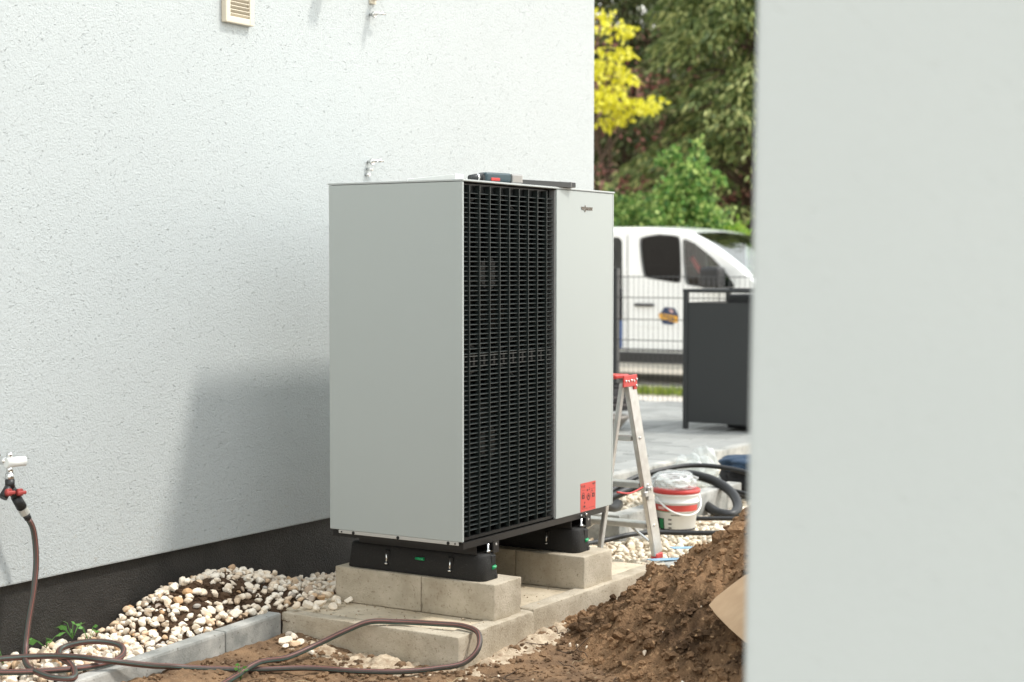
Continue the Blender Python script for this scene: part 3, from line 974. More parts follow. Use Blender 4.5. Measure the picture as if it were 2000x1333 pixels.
# ================================================================== HEAT PUMP
W, D, Z0, Z1 = 1.144, 0.60, 0.400, 1.693
hpump = empty('heat_pump', (W / 2, D / 2, 0.241), 'large grey heat pump with black louvred grille standing on concrete blocks', 'heat pump')
GX1 = 0.671
box('side_panel', MT['panel'], hpump, 0, 0.011, 0.0, D, Z0, Z1, 0.0015, 1)['label'] = 'plain grey side panel facing the camera'
box('side_panel', MT['panel'], hpump, W - 0.011, W, 0.0, D, Z0, Z1, 0.0015, 1)
box('back_panel', MT['panel'], hpump, 0.0112, W - 0.0112, D - 0.012, D - 0.001, Z0, Z1)
box('front_panel', MT['panel'], hpump, GX1, W - 0.0112, 0.0005, 0.014, Z0 - 0.004, Z1, 0.002, 2)
box('lid', MT['lid'], hpump, -0.0015, W + 0.003, -0.003, D + 0.003, Z1 + 0.0015, Z1 + 0.0085, 0.002, 2)
# recess behind the grille
mm = MB()
mm.box(0.0115, GX1 + 0.02, 0.225, 0.235, Z0 + 0.001, Z1 - 0.001)
mm.box(0.0115, 0.016, 0.03, 0.2245, Z0 + 0.001, Z1 - 0.001)
mm.box(GX1 + 0.012, GX1 + 0.02, 0.06, 0.2245, Z0 + 0.001, Z1 - 0.001)
mm.box(0.0165, GX1 + 0.0115, 0.05, 0.2245, Z1 - 0.012, Z1 - 0.002)
mm.box(0.0165, GX1 + 0.0115, 0.05, 0.2245, Z0 + 0.001, Z0 + 0.010)
mm.build('air_duct', MT['black'], hpump)
box('grille_jamb', MT['jamb'], hpump, GX1 - 0.008, GX1 - 0.0005, 0.006, 0.050, Z0 + 0.004, Z1 - 0.003)
gm = MT['grille']
MT['slat'] = mat('charcoal_slat_lit', (0.017, 0.023, 0.022), 0.34, var=(0.024, 0.030, 0.029), var_scale=30)  # light on the edges put into the colour; paler than the grille plastic
box('grille_header', gm, hpump, 0.0125, GX1 - 0.009, 0.030, 0.046, Z1 - 0.036, Z1 - 0.004)
box('grille_mid_rail', gm, hpump, 0.0125, GX1 - 0.009, 0.034, 0.046, 1.026, 1.070, 0.003)
for zr in (1.0285, 1.047, 1.0655):
    box('grille_mid_ridge', MT['slat'], hpump, 0.0127, GX1 - 0.0092, 0.013, 0.0335, zr - 0.0016, zr + 0.0016)
box('grille_sill', gm, hpump, 0.0125, GX1 - 0.009, 0.012, 0.046, Z0 + 0.001, Z0 + 0.012)
# vertical bars
bar_me = MB().box(-0.0018, 0.0018, 0.0, 0.022, 0, Z1 - Z0 - 0.022, 0.0008, 1).mesh('bar', MT['slat'], (0, 0, 0))
bars = [0.0605, 0.1285, 0.198, 0.2665, 0.3335, 0.402, 0.470, 0.5385, 0.6075]
for x in bars:
    link_mesh('bar', bar_me, hpump, (x, 0.0075, Z0 + 0.0125))
# slats
sm = MB().box(0.0125, GX1 - 0.0095, -0.0085, 0.0085, -0.0014, 0.0014, 0.0006, 1)
bmesh.ops.rotate(sm.bm, cent=(0, 0, 0), matrix=Matrix.Rotation(R_(14), 3, 'X'), verts=sm.bm.verts[:])
slat_me = sm.mesh('slat', MT['slat'], (0.33, 0, 0))
pitch = 0.01755
zz = [1.6550 - i * pitch for i in range(34)] + [1.0135 - i * pitch for i in range(34)]
for z in zz:
    link_mesh('slat', slat_me, hpump, (0.33, 0.0205, z))
# fans behind the grille
MT['fan'] = mat('dark_fan_plastic', (0.011, 0.011, 0.011), 0.4)
for fz in (0.725, 1.365):
    fn = empty('fan', (0.34, 0.14, fz))
    fn.parent = hpump; fn.location = Vector((0.34, 0.14, fz)) - ORG[hpump.name]
    MB().cyl((0.34, 0.105, fz), (0.34, 0.19, fz), 0.062, 0.075, n=24).build('hub', MT['fan'], fn)
    ring = MB()
    nseg = 40
    for i in range(nseg):
        a0, a1 = 2 * math.pi * i / nseg, 2 * math.pi * (i + 1) / nseg
        q = [(0.34 + r * math.cos(a), y, fz + r * math.sin(a)) for a in (a0, a1) for (r, y) in ((0.295, 0.10), (0.302, 0.10), (0.302, 0.20), (0.295, 0.20))]
        vs_ = [ring.bm.verts.new(Vector(p)) for p in q]
        for A in ((0, 1, 5, 4), (1, 2, 6, 5), (3, 0, 4, 7)):
            ring.bm.faces.new([vs_[t] for t in A])
    bmesh.ops.remove_doubles(ring.bm, verts=ring.bm.verts[:], dist=1e-5)
    ring.build('fan_ring', MT['fan'], fn)
    for b in range(4):
        a0 = b * math.pi / 2 + (0.4 if fz > 1 else 0.9)
        bl = MB()
        rows = []
        for i in range(7):
            t = i / 6
            r = 0.06 + t * 0.225
            wdt = 0.55 + 0.35 * math.sin(t * 2.2)
            row = []
            for j in range(5):
                sx = j / 4 - 0.5
                a = a0 + sx * wdt + 0.35 * t
                row.append(bl.bm.verts.new((0.34 + r * math.cos(a), 0.15 - sx * 0.075 * (1 - 0.3 * t), fz + r * math.sin(a))))
            rows.append(row)
        for i in range(6):
            for j in range(4):
                f = bl.bm.faces.new((rows[i][j], rows[i][j + 1], rows[i + 1][j + 1], rows[i + 1][j])); f.smooth = True
        bmesh.ops.solidify(bl.bm, geom=bl.bm.faces[:], thickness=0.004)
        bl.build('blade', MT['fan'], fn)
# base tray and lower edge
box('base_tray', MT['base_steel'], hpump, 0.012, W - 0.06, 0.004, D - 0.004, 0.372, Z0 - 0.0045)
fl = MB().box(0.001, 0.005, 0.018, 0.560, 0.3865, Z0 - 0.0005, 0.001, 1).build('edge_flange', MT['flange'], hpump)
for y in (0.545, 0.490, 0.285, 0.062, 0.032):
    MB().cyl((0.0055, y, 0.3925), (-0.0015, y, 0.3925), 0.0062 if 0.04 < y < 0.54 else 0.003, n=10).build('screw', MT['black'], hpump)
for x in (0.875, 0.915):
    MB().cyl((x, 0.006, 0.384), (x, -0.002, 0.384), 0.004, n=10).build('screw', MT['chrome'], hpump)

def rubber_foot(x0):
    ft = empty('rubber_foot', (x0 + 0.062, 0.29, 0.241))
    ft.parent = hpump; ft.location = Vector((x0 + 0.062, 0.29, 0.241)) - ORG[hpump.name]
    w, ya, yb = 0.122, -0.022, 0.602
    def ring(z, ins, rad):
        pts = []
        xa, xb, a, b = x0 + ins, x0 + w - ins, ya + ins * 0.8, yb - ins * 0.8
        for (cx, cy, s) in ((xb - rad, b - rad, 0), (xa + rad, b - rad, 90), (xa + rad, a + rad, 180), (xb - rad, a + rad, 270)):
            for k in range(6):
                t = R_(s + 18 * k)
                pts.append((cx + rad * math.cos(t), cy + rad * math.sin(t), z))
        return pts
    m = MB()
    levels = [(0.2412, 0.002, 0.030), (0.2440, 0.0, 0.030), (0.300, 0.006, 0.030), (0.326, 0.010, 0.028), (0.334, 0.013, 0.025), (0.337, 0.020, 0.02)]
    rings = [[m.bm.verts.new(p) for p in ring(*l)] for l in levels]
    n = len(rings[0])
    for a, b in zip(rings[:-1], rings[1:]):
        for i in range(n):
            f = m.bm.faces.new((a[i], a[(i + 1) % n], b[(i + 1) % n], b[i])); f.smooth = True
    m.bm.faces.new(rings[-1]); m.bm.faces.new(rings[0][::-1])
    m.build('rubber_body', MT['rubber'], ft)
    # black blocks standing for the shade in the drainage notches under the foot
    for y in (0.50, 0.40, 0.30, 0.20, 0.10):
        MB().box(x0 - 0.0012, x0 + 0.01, y - 0.016, y + 0.016, 0.2418, 0.2475, 0.002, 1).build('notch_shade', MT['black'], ft)
    MB().box(x0 + 0.085, x0 + 0.103, ya - 0.0012, ya + 0.01, 0.2418, 0.257, 0.003, 2).build('notch_shade', MT['black'], ft)
    for y in (0.409, 0.121):
        MB().box(x0 + 0.0005, x0 + 0.01, y - 0.011, y + 0.011, 0.262, 0.322, 0.003, 1).build('bolt_slot_shade', MT['black'], ft)  # black block in place of the slot's shaded hollow
        b = MB()
        b.cyl((x0 - 0.002, y, 0.268), (x0 + 0.001, y, 0.315), 0.0042, n=10)
        b.cyl((x0 - 0.002, y, 0.268), (x0 - 0.002, y, 0.274), 0.0085, n=6)
        b.build('bolt', MT['chrome'], ft)
    MB().cyl((x0 + 0.001, 0.275, 0.302), (x0 + 0.001, 0.238, 0.302), 0.006, n=10).build('level_vial', MT['vial'], ft)
    MB().box(x0 + 0.066, x0 + 0.098, ya + 0.004, ya + 0.02, 0.272, 0.330, 0.003, 1).build('bolt_slot_shade', MT['black'], ft)  # shade of the end slot, put in as a black block
    MB().cyl((x0 + 0.070, ya + 0.004, 0.283), (x0 + 0.093, ya + 0.004, 0.286), 0.0070, n=12).build('level_vial', MT['vial'], ft)
    b = MB()
    b.cyl((x0 + 0.070, ya + 0.022, 0.300), (x0 + 0.070, ya + 0.022, 0.372), 0.0048, n=10)
    b.cyl((x0 + 0.070, ya + 0.022, 0.338), (x0 + 0.070, ya + 0.022, 0.349), 0.011, n=6)
    b.build('bolt', MT['chrome'], ft)
    # steel rail that carries the unit
    r = MB()
    r.box(x0 + 0.010, x0 + 0.0135, ya + 0.035, 0.545, 0.3375, 0.3715)
    r.box(x0 + 0.0136, x0 + 0.110, ya + 0.033, 0.545, 0.3372, 0.3402)
    r.box(x0 + 0.1065, x0 + 0.110, ya + 0.012, 0.545, 0.3404, 0.3715)
    r.build('mounting_rail', MT['base_steel'], ft)
    br = MB()
    br.box(x0 + 0.080, x0 + 0.118, ya + 0.004, ya + 0.008, 0.337, 0.384)
    br.cyl((x0 + 0.099, ya + 0.003, 0.368), (x0 + 0.099, ya + 0.006, 0.368), 0.005, n=10, mi=1)
    br.build('end_bracket', [MT['base_steel'], MT['flange']], ft)
rubber_foot(0.100)
rubber_foot(0.802)

# red warning sticker
st = empty('warning_sticker', (0.93, 0.0, 0.412))
st.parent = hpump; st.location = Vector((0.93, 0.0, 0.412)) - ORG[hpump.name]
sx0, sx1, sz0, sz1 = 0.866, 0.992, 0.398, 0.514
MB().box(sx0, sx1, -0.0006, 0.0002, sz0, sz1).build('sticker_sheet', MT['sticker'], st)
ink = MB()
yk = -0.0012
def rect(x0, x1, z0, z1): ink.poly([(x0, yk, z0), (x1, yk, z0), (x1, yk, z1), (x0, yk, z1)])
def arc(cx, cz, r0, r1, a0, a1, n=14):
    for i in range(n):
        t0, t1 = R_(a0 + (a1 - a0) * i / n), R_(a0 + (a1 - a0) * (i + 1) / n)
        ink.poly([(cx + r0 * math.cos(t0), yk, cz + r0 * math.sin(t0)), (cx + r1 * math.cos(t0), yk, cz + r1 * math.sin(t0)),
                  (cx + r1 * math.cos(t1), yk, cz + r1 * math.sin(t1)), (cx + r0 * math.cos(t1), yk, cz + r0 * math.sin(t1))])
def padlock(cx, cz, dx=0, dz=0):
    rect(cx - .010, cx - .004, cz, cz + .016); rect(cx + .004, cx + .010, cz, cz + .016)
    rect(cx - .004, cx + .004, cz, cz + .003); rect(cx - .004, cx + .004, cz + .012, cz + .016)
    arc(cx + dx, cz + .017 + dz, .0065, .0088, 0, 180)
    rect(cx + dx - .0088, cx + dx - .0065, cz + .014 + dz, cz + .017 + dz)
padlock(sx0 + 0.022, 0.450)
padlock(sx1 - 0.020, 0.450, -0.012, 0.004)
cx_, cz_ = (sx0 + sx1) / 2 + 0.002, 0.450
arc(cx_, cz_, .006, .0105, 0, 360, 20)
rect(cx_ - .0025, cx_ + .0025, cz_ + .009, cz_ + .013)
arc(cx_, cz_, .0160, .0178, 0, 180, 16)
rect(sx0 + .012, sx0 + .036, 0.4845, 0.4855); rect(sx1 - .045, sx1 - .006, 0.4845, 0.4855)
rect(cx_ - .014, cx_ - .004, 0.479, 0.486); rect(cx_ + .003, cx_ + .010, 0.481, 0.484); rect(cx_ + .005, cx_ + .008, 0.487, 0.493)
for i, w in enumerate((.004, .003, .004)): rect(sx0 + .008 + i * .011, sx0 + .008 + i * .011 + w, 0.496, 0.505)
rect(sx1 - .028, sx1 - .005, 0.5025, 0.507); rect(sx1 - .024, sx1 - .012, 0.497, 0.4985)
rect(sx0 + .010, sx0 + .058, 0.409, 0.410); rect(sx0 + .068, sx1 - .008, 0.409, 0.410)
rect(sx0 + .012, sx0 + .013, 0.412, 0.424); rect(sx0 + .024, sx0 + .038, 0.414, 0.422); rect(sx0 + .030, sx0 + .036, 0.430, 0.437)
ink.build('sticker_print', MT['ink'], st)

# raised lettering on the front panel
def text_mesh(body, size, ext, mtl, sxy=(1, 1)):
    cu = bpy.data.curves.new('lettering', 'FONT')
    cu.body = body; cu.size = size; cu.extrude = ext; cu.resolution_u = 3
    cu.offset = 0.0003
    o = bpy.data.objects.new('lettering_tmp', cu)
    COL.objects.link(o)
    bpy.context.view_layer.update()
    me = bpy.data.meshes.new_from_object(o.evaluated_get(bpy.context.evaluated_depsgraph_get()))
    bpy.data.objects.remove(o)
    for v in me.vertices: v.co = Vector((v.co.x * sxy[0], v.co.z, v.co.y * sxy[1]))
    me.materials.clear(); me.materials.append(mtl)
    return me
bd = empty('badge', (0.92, 0, 1.615))
bd.parent = hpump; bd.location = Vector((0.92, 0, 1.615)) - ORG[hpump.name]
MT['badge'] = mat('chrome_badge', (0.17, 0.15, 0.13), 0.25, metal=0.9)
x = 0.866
for ch, tall in (('V', 0), ('I', 0), ('E', 0), ('S', 1), ('M', 0), ('A', 0), ('N', 0), ('N', 0)):
    s = 0.0185 if not tall else 0.0185
    me = text_mesh(ch, s, 0.0011, MT['badge'], (0.92, 1.0) if not tall else (1.0, 2.0))
    wch = max(v.co.x for v in me.vertices)
    link_mesh('letter', me, bd, (x, -0.0009, 1.6185 - (0.0068 if tall else 0)))
    x += wch + 0.0016

# ================================================================== THINGS ON THE LID
ZT = Z1 + 0.0087
m = MB()
m.box(0.17, 0.56, -0.018, 0.018, 0, 0.031, 0.002, 1)
bmesh.ops.transform(m.bm, matrix=Matrix.Translation((0.20, 0.145, ZT)) @ Matrix.Rotation(R_(62), 4, 'Z') @ Matrix.Translation((-0.17, 0, 0)), verts=m.bm.verts[:])
o = m.build('cable_duct', MT['white_plastic'])
tag(o, 'flat white plastic strip lying on the lid of the heat pump', 'plastic strip')
# long dark bar
m = MB()
m.box(0, 0.40, -0.012, 0.012, 0, 0.021, 0.001, 1, mi=0)
m.box(0.401, 0.428, -0.0125, 0.0125, -0.0000, 0.0225, 0.002, 1, mi=1)
bmesh.ops.transform(m.bm, matrix=Matrix.Translation((0.36, 0.075, ZT)) @ Matrix.Rotation(R_(-12), 4, 'Z'), verts=m.bm.verts[:])
o = m.build('steel_bar', [MT['anthracite'], MT['greymetal']])
tag(o, 'dark flat bar with brown end lying on the heat pump lid', 'bar')
# cordless multi tool lying on its side
tool = empty('power_tool', (0.32, 0.12, ZT), 'small blue and black power tool lying on the heat pump lid', 'power tool')
TM = Matrix.Translation((0.20, 0.10, ZT + 0.021)) @ Matrix.Rotation(R_(-16), 4, 'Z')
def tpart(name, mm_, mt_):
    bmesh.ops.transform(mm_.bm, matrix=TM, verts=mm_.bm.verts[:]); mm_.build(name, mt_, tool)
tpart('tool_body', MB().box(0.06, 0.19, -0.024, 0.024, -0.018, 0.018, 0.012, 4), MT['toolblue'])
tpart('tool_grip', MB().box(0.05, 0.20, -0.018, 0.018, -0.021, 0.006, 0.006, 2), MT['anthracite'])
tpart('tool_switch', MB().box(0.085, 0.13, -0.0262, -0.02, -0.014, -0.002, 0.002, 1), MT['red'])
tpart('tool_head', MB().cyl((0.0, 0, -0.006), (0.062, 0, 0.0), 0.011, 0.017, n=16), MT['anthracite'])
tpart('battery', MB().box(0.188, 0.245, -0.026, 0.026, -0.0205, 0.016, 0.006, 2), MT['greymetal'])
tpart('tool_ring', MB().cyl((0.03, 0, -0.004), (0.04, 0, -0.003), 0.0165, n=16), MT['chrome'])

# ================================================================== TAP, CONNECTOR, HOSE
tap = empty('wall_tap', (-1.139, WALL_Y, 0.70), 'white and chrome outdoor tap on the rendered wall at the left', 'tap')
tx, tz = -1.192, 0.752
MB().cyl((tx, WALL_Y + 0.01, tz), (tx, WALL_Y - 0.006, tz), 0.032, n=20).build('wall_plate', MT['chrome'], tap)
MB().cyl((tx, WALL_Y, tz), (tx, WALL_Y - 0.085, tz), 0.014, n=16).build('tap_body', MT['chrome'], tap)
m = MB()
m.cyl((tx - 0.015, WALL_Y - 0.082, tz - 0.004), (tx + 0.052, WALL_Y - 0.095, tz - 0.004), 0.0165, n=20)
m.build('tap_handle', MT['white_plastic'], tap)
m = MB()
m.cyl((tx, WALL_Y - 0.082, tz + 0.012), (tx, WALL_Y - 0.082, tz + 0.028), 0.010, n=14)
m.build('tap_spindle', MT['chrome'], tap)
m = MB()
m.cyl((tx, WALL_Y - 0.082, tz - 0.016), (tx, WALL_Y - 0.082, tz - 0.040), 0.011, n=16)
m.cyl((tx, WALL_Y - 0.082, tz - 0.040), (tx, WALL_Y - 0.082, tz - 0.062), 0.0145, n=10)
m.build('spout', MT['chrome'], tap)
cy = WALL_Y - 0.082
spl = empty('hose_splitter', (tx, cy, tz - 0.11), 'black two-way hose splitter with red valves screwed under the tap', 'hose splitter')
m = MB()
m.cyl((tx, cy, tz - 0.060), (tx, cy, tz - 0.088), 0.0155, n=18)
m.cyl((tx, cy, tz - 0.080), (tx + 0.024, cy, tz - 0.122), 0.0135, 0.015, n=18)
m.cyl((tx, cy, tz - 0.080), (tx - 0.030, cy, tz - 0.118), 0.0135, 0.015, n=18)
m.build('splitter_body', MT['carblack'], spl)
for sgn, z in ((1, 0.105), (-1, 0.100)):
    m = MB()
    c = (tx + sgn * 0.016 + (0.006 if sgn > 0 else -0.008), cy - 0.012, tz - z)
    m.cyl(c, (c[0] + 0.004, c[1] - 0.014, c[2] + 0.002), 0.0125, n=14)
    m.box(c[0] - 0.016, c[0] + 0.020, c[1] - 0.022, c[1] - 0.013, c[2] - 0.006, c[2] + 0.006, 0.003, 1)
    m.build('valve_knob', MT['valve_red'], spl)
P0 = Vector((tx + 0.024, cy, tz - 0.120)); dv = Vector((0.034, -0.004, -0.058)).normalized()
cn = empty('hose_connector', P0, 'grey and silver quick connector joining hose and splitter', 'hose connector')
MB().cyl(P0, P0 + dv * 0.044, 0.0165, 0.0175, n=20).build('collar', MT['carblack'], cn)
m = MB().cyl(P0 + dv * 0.044, P0 + dv * 0.049, 0.0135, n=18).build('neck', MT['carblack'], cn)
for i in range(8):
    a = 2 * math.pi * i / 8
m = MB().cyl(P0 + dv * 0.049, P0 + dv * 0.071, 0.0165, n=14)
for f in m.bm.faces: f.smooth = False
m.build('silver_ring', mat('silver_plastic', (0.52, 0.52, 0.48), 0.35, metal=0.4), cn)
MB().cyl(P0 + dv * 0.071, P0 + dv * 0.092, 0.0135, 0.0115, n=18).build('nut', MT['carblack'], cn)
E_ = P0 + dv * 0.090
hose_pts = [tuple(E_), tuple(E_ + dv * 0.03), (-1.093, 0.985, 0.487), (-1.088, 0.985, 0.404), (-1.102, 0.982, 0.318), (-1.135, 0.975, 0.204), (-1.165, 0.955, 0.130),
            (-1.245, 0.86, 0.108), (-1.300, 0.745, 0.108), (-1.318, 0.650, 0.108), (-1.295, 0.600, 0.108), (-1.232, 0.655, 0.108), (-1.165, 0.752, 0.110), (-1.125, 0.842, 0.112), (-1.06, 0.895, 0.12), (-1.01, 0.850, 0.135),
            (-0.970, 0.790, 0.135), (-0.965, 0.720, 0.128), (-1.02, 0.665, 0.112), (-1.12, 0.66, 0.106), (-1.28, 0.76, 0.106), (-1.42, 0.95, 0.106), (-1.50, 1.03, 0.106), (-1.42, 1.04, 0.11), (-1.30, 0.99, 0.115),
            (-1.19, 0.865, 0.122), (-1.150, 0.74, 0.128), (-1.125, 0.625, 0.126), (-0.98, 0.585, 0.085), (-0.84, 0.61, 0.048), (-0.745, 0.545, 0.030), (-0.636, 0.421, 0.020), (-0.516, 0.296, 0.016), (-0.458, 0.121, 0.016), (-0.39, -0.001, 0.016),
            (-0.295, -0.085, 0.018), (-0.215, -0.150, 0.030), (-0.170, -0.176, 0.070), (-0.125, -0.150, 0.112), (-0.100, -0.075, 0.1245), (-0.118, 0.04, 0.1245), (-0.156, 0.167, 0.123), (-0.225, 0.25, 0.126),
            (-0.285, 0.305, 0.100), (-0.365, 0.379, 0.055), (-0.495, 0.404, 0.034), (-0.640, 0.408, 0.046), (-0.762, 0.402, 0.026), (-0.897, 0.37, 0.02), (-1.026, 0.34, 0.02), (-1.3, 0.2, 0.02)]
def hose_stripe(k):
    return {2: 1, 6: 1, 11: 2, 15: 1, 19: 1, 23: 2, 24: 2}.get(k, 0)
hs_ = tube('garden_hose', hose_pts, 0.0098, [MT['hose'], MT['hose_red'], MT['hose_green']], None, sides=26, stripe=hose_stripe, twist=0.006, step=0.012)
tag(hs_, 'dark garden hose with red and teal stripes looping over kerb and slab', 'hose')

# weeds by the plinth
def weed(loc, n, size, label, spread=0.05):
    o = empty('weed', loc, label, 'weed')
    P = []; Dd = []
    for i in range(n):
        a = random.uniform(0, 6.28); r = random.uniform(0.2, 1) * spread
        tip = Vector(loc) + Vector((r * math.cos(a), r * math.sin(a), random.uniform(0.02, 0.055)))
        MB().cyl(loc, tip, 0.0012, 0.0008, n=5).build('stem', MT['weed'], o)
        P.append(tuple(tip)); Dd.append((math.cos(a), math.sin(a), random.uniform(-0.1, 0.5)))
    for p, d in zip(P, Dd):
        me = leaf_mesh('leaf', np.array([p]), np.array([d]), size, size * 0.6, MT['weed'], p)
        link_mesh('leaf', me, o, p)
weed((-1.00, 1.04, 0.09), 7, 0.040, 'small round-leaved green weed at the foot of the plinth')
weed((-0.89, 1.03, 0.10), 8, 0.032, 'small upright green weed in the gravel right of the round-leaved weed')
weed((-1.20, 1.02, 0.08), 5, 0.030, 'sparse green weed under the hanging hose')
weed((-0.74, 0.40, 0.01), 5, 0.022, 'tiny grass tuft under the hose on the bare soil', 0.02)
weed((-0.92, 0.92, 0.11), 5, 0.022, 'tiny green seedling inside the small hose loop', 0.03)

# ================================================================== RIGHT-HAND YARD
def bed2_z(x, y):
    return 0.078 + 0.012 * fbm(x, y, 1.4, 3)
bed2 = grid('gravel_yard', 1.42, 6.6, -1.6, 1.16, 0.05, bed2_z, MT['sand'], origin=(3.0, 0.4, 0))
tag(bed2, kind='structure')
scatter_stones(bed2, 26000, (1.45, 5.2, -0.35, 1.13), bed2_z, (0.018, 0.029), MT['stone2'], 300,
               lambda x, y: 0 if (heap(np.array(x), np.array(y)) > 0.03) else (0 if (1.86 < x < 1.99 and y > 0.33) or (1.9 < x < 3.4 and 0.33 < y < 0.45) else 1), layers=2, lift=0.3, variants=6)
# grey kerb stub beside the slab's far corner
o = box('kerb_stub', MT['kerb_grey'], None, 1.434, 1.60, -0.115, -0.045, -0.10, 0.108, 0.006)
tag(o, 'short grey kerb stub at the far corner of the slab', 'kerb stub')
# kerb frame behind the ladder
kf = empty('kerb_frame', (1.93, 0.40, 0.08), 'raised grey concrete kerb corner behind the ladder', 'kerb frame')
box('kerb_stone', MT['kerb_grey'], kf, 1.875, 1.965, 0.355, 1.065, 0.0, 0.225, 0.008)
box('kerb_stone', MT['kerb_grey'], kf, 1.967, 3.30, 0.356, 0.44, 0.0, 0.222, 0.008)

# terrace
tr = empty('terrace', (5.5, 4.5, 0.2))
tr['kind'] = 'structure'
box('terrace_bed', MT['kerb_grey'], tr, 2.96, 8.30, 1.232, 9.4, -0.3, 0.186)
for i in range(6):
    kx0 = 2.93 + i * 0.90
    box('kerb_stone', MT['kerb_grey'], tr, kx0, kx0 + 0.896, 1.155, 1.230, -0.2, 0.205, 0.008)
pm = MB().box(-0.146, 0.146, -0.096, 0.096, -0.02, 0.0, 0.006, 1).mesh('paver', MT['pave'], (0, 0, 0))
cnt = 0
cand = []
for j in range(40):
    for i in range(18):
        x = 3.12 + i * 0.30 + (0.15 if j % 2 else 0); y = 1.335 + j * 0.20
        if x < 8.2: cand.append((x, y))
def vis(p):
    u, v, d = project((p[0], p[1], 0.2))
    return (1150 < u < 1500) and d > 0
inv = [p for p in cand if vis(p)]
inv.sort(key=lambda p: project((p[0], p[1], .2))[2])
vis300 = set(inv[:300])
for p in inv[:300]:
    link_mesh('paver', pm, tr, (p[0], p[1], 0.2 + random.uniform(-0.002, 0.002)))
rest = [p for p in cand if p not in vis300]
tv = np.array([tuple(v.co) for v in pm.vertices])
VV = []; polys = []
off = 0
tf = [[i for i in p.vertices] for p in pm.polygons]
for p in rest:
    VV.append(tv + np.array((p[0], p[1], 0.2 + random.uniform(-0.002, 0.002)))); polys += [[i + off for i in f] for f in tf]; off += len(tv)
me = bpy.data.meshes.new('paving_fill')
me.from_pydata((np.concatenate(VV) - np.array((5.5, 4.5, 0.2))).tolist(), [], polys)
me.materials.append(MT['pave'])
o = link_mesh('paving_fill', me, tr, (5.5, 4.5, 0.2)); o['kind'] = 'stuff'

# road and verge beyond the fence
rd = MB().poly([(8.30, -40, -0.05), (40, -40, -0.05), (40, 60, -0.05), (8.30, 60, -0.05)]).build('road', MT['road'])
tag(rd, kind='structure')
n = 9000
gp = np.stack([rng.uniform(11.5, 12.0, n), rng.uniform(-1, 12, n), np.full(n, -0.05)], 1)
gd = rng.normal(size=(n, 3)) * 0.5; gd[:, 2] = 1
me = leaf_mesh('grass_verge', gp, gd, rng.uniform(0.05, 0.14, n), 0.018, MT['grass'], (11.75, 5, -0.05))
o = link_mesh('grass_verge', me, None, (11.75, 5, -0.05))
tag(o, 'strip of yellowish grass along the road in front of the van', 'grass', kind='stuff')

# ---------------------------------------------------------------- ladder
lad = empty('step_ladder', (1.4, 0.17, 0.1), 'aluminium folding step ladder with red top cap behind the heat pump', 'ladder')
zb = 0.112
def rail(name, a, b, wx, wy, mtl=MT['alu'], bev=0.003):
    """rectangular bar from a to b, wx along world x-ish, wy along y"""
    a, b = Vector(a), Vector(b)
    d = (b - a).normalized()
    xx = (Vector((1, 0, 0)) - d * d.x).normalized()
    yy = d.cross(xx)
    m_ = MB().box(-wx / 2, wx / 2, -wy / 2, wy / 2, 0, (b - a).length, bev, 1)
    bmesh.ops.transform(m_.bm, matrix=Matrix.Translation(a) @ Matrix((xx, yy, d)).transposed().to_4x4(), verts=m_.bm.verts[:])
    return m_.build(name, mtl, lad)
FR, FL = Vector((1.535, -0.012, zb + 0.02)), Vector((1.535, 0.385, zb + 0.02))
TR, TL = Vector((1.312, 0.012, 0.900)), Vector((1.312, 0.345, 0.900))
BR, BL = Vector((1.172, 0.085, zb + 0.02)), Vector((1.172, 0.330, zb + 0.02))
T2R, T2L = Vector((1.268, 0.022, 0.895)), Vector((1.268, 0.337, 0.895))
rail('rail', FR, TR, 0.074, 0.022); rail('rail', FL, TL, 0.074, 0.022)
rail('rear_leg', BR, T2R, 0.028, 0.018); rail('rear_leg', BL, T2L, 0.028, 0.018)
MB().box(1.225, 1.345, 0.030, 0.330, 0.915, 0.932, 0.004, 1).build('top_step', MT['red'], lad)
for y in (-0.003, 0.353):
    m = MB().box(1.228, 1.350, y - 0.0035, y + 0.0035, 0.882, 0.932, 0.002, 1)
    m.box(1.323, 1.352, y - 0.0033, y + 0.0033, 0.868, 0.884, 0.002, 1)
    m.build('cap_plate', MT['red'], lad)
    for (x, z) in ((1.245, 0.908), (1.270, 0.906), (1.295, 0.909), (1.318, 0.906), (1.342, 0.912), (1.342, 0.884)):
        MB().cyl((x, y - 0.0075, z), (x, y - 0.003, z), 0.0048, 0.0055, n=10).build('rivet', MT['chrome'], lad)
for z in (0.655, 0.445, 0.262):
    t = (z - FR.z) / (TR.z - FR.z)
    a = FR.lerp(TR, t); b = FL.lerp(TL, t)
    m = MB().box(a.x - 0.045, a.x + 0.028, a.y + 0.012, b.y - 0.012, z - 0.012, z + 0.012, 0.003, 1)
    m.build('tread', MT['alu'], lad)
    MB().cyl((a.x - 0.005, a.y - 0.016, z), (a.x - 0.005, a.y - 0.010, z), 0.006, n=10).build('rivet', MT['chrome'], lad)
for (f, tt, s) in ((FR, TR, 1), (FL, TL, -1)):
    rail('brace', f.lerp(tt, 0.065) + Vector((-0.012, 0.014 * s, 0)), f.lerp(tt, 0.165) + Vector((-0.012, 0.115 * s, 0)), 0.020, 0.006)
for p in (FR, FL):
    MB().box(p.x - 0.033, p.x + 0.033, p.y - 0.015, p.y + 0.015, 0.1085, 0.135, 0.004, 1).build('rubber_shoe', MT['red'], lad)
for p in (BR, BL):
    MB().box(p.x - 0.018, p.x + 0.018, p.y - 0.013, p.y + 0.013, 0.1070, 0.135, 0.003, 1).build('rubber_shoe', MT['red'], lad)
hg = FR.lerp(TR, 0.36)
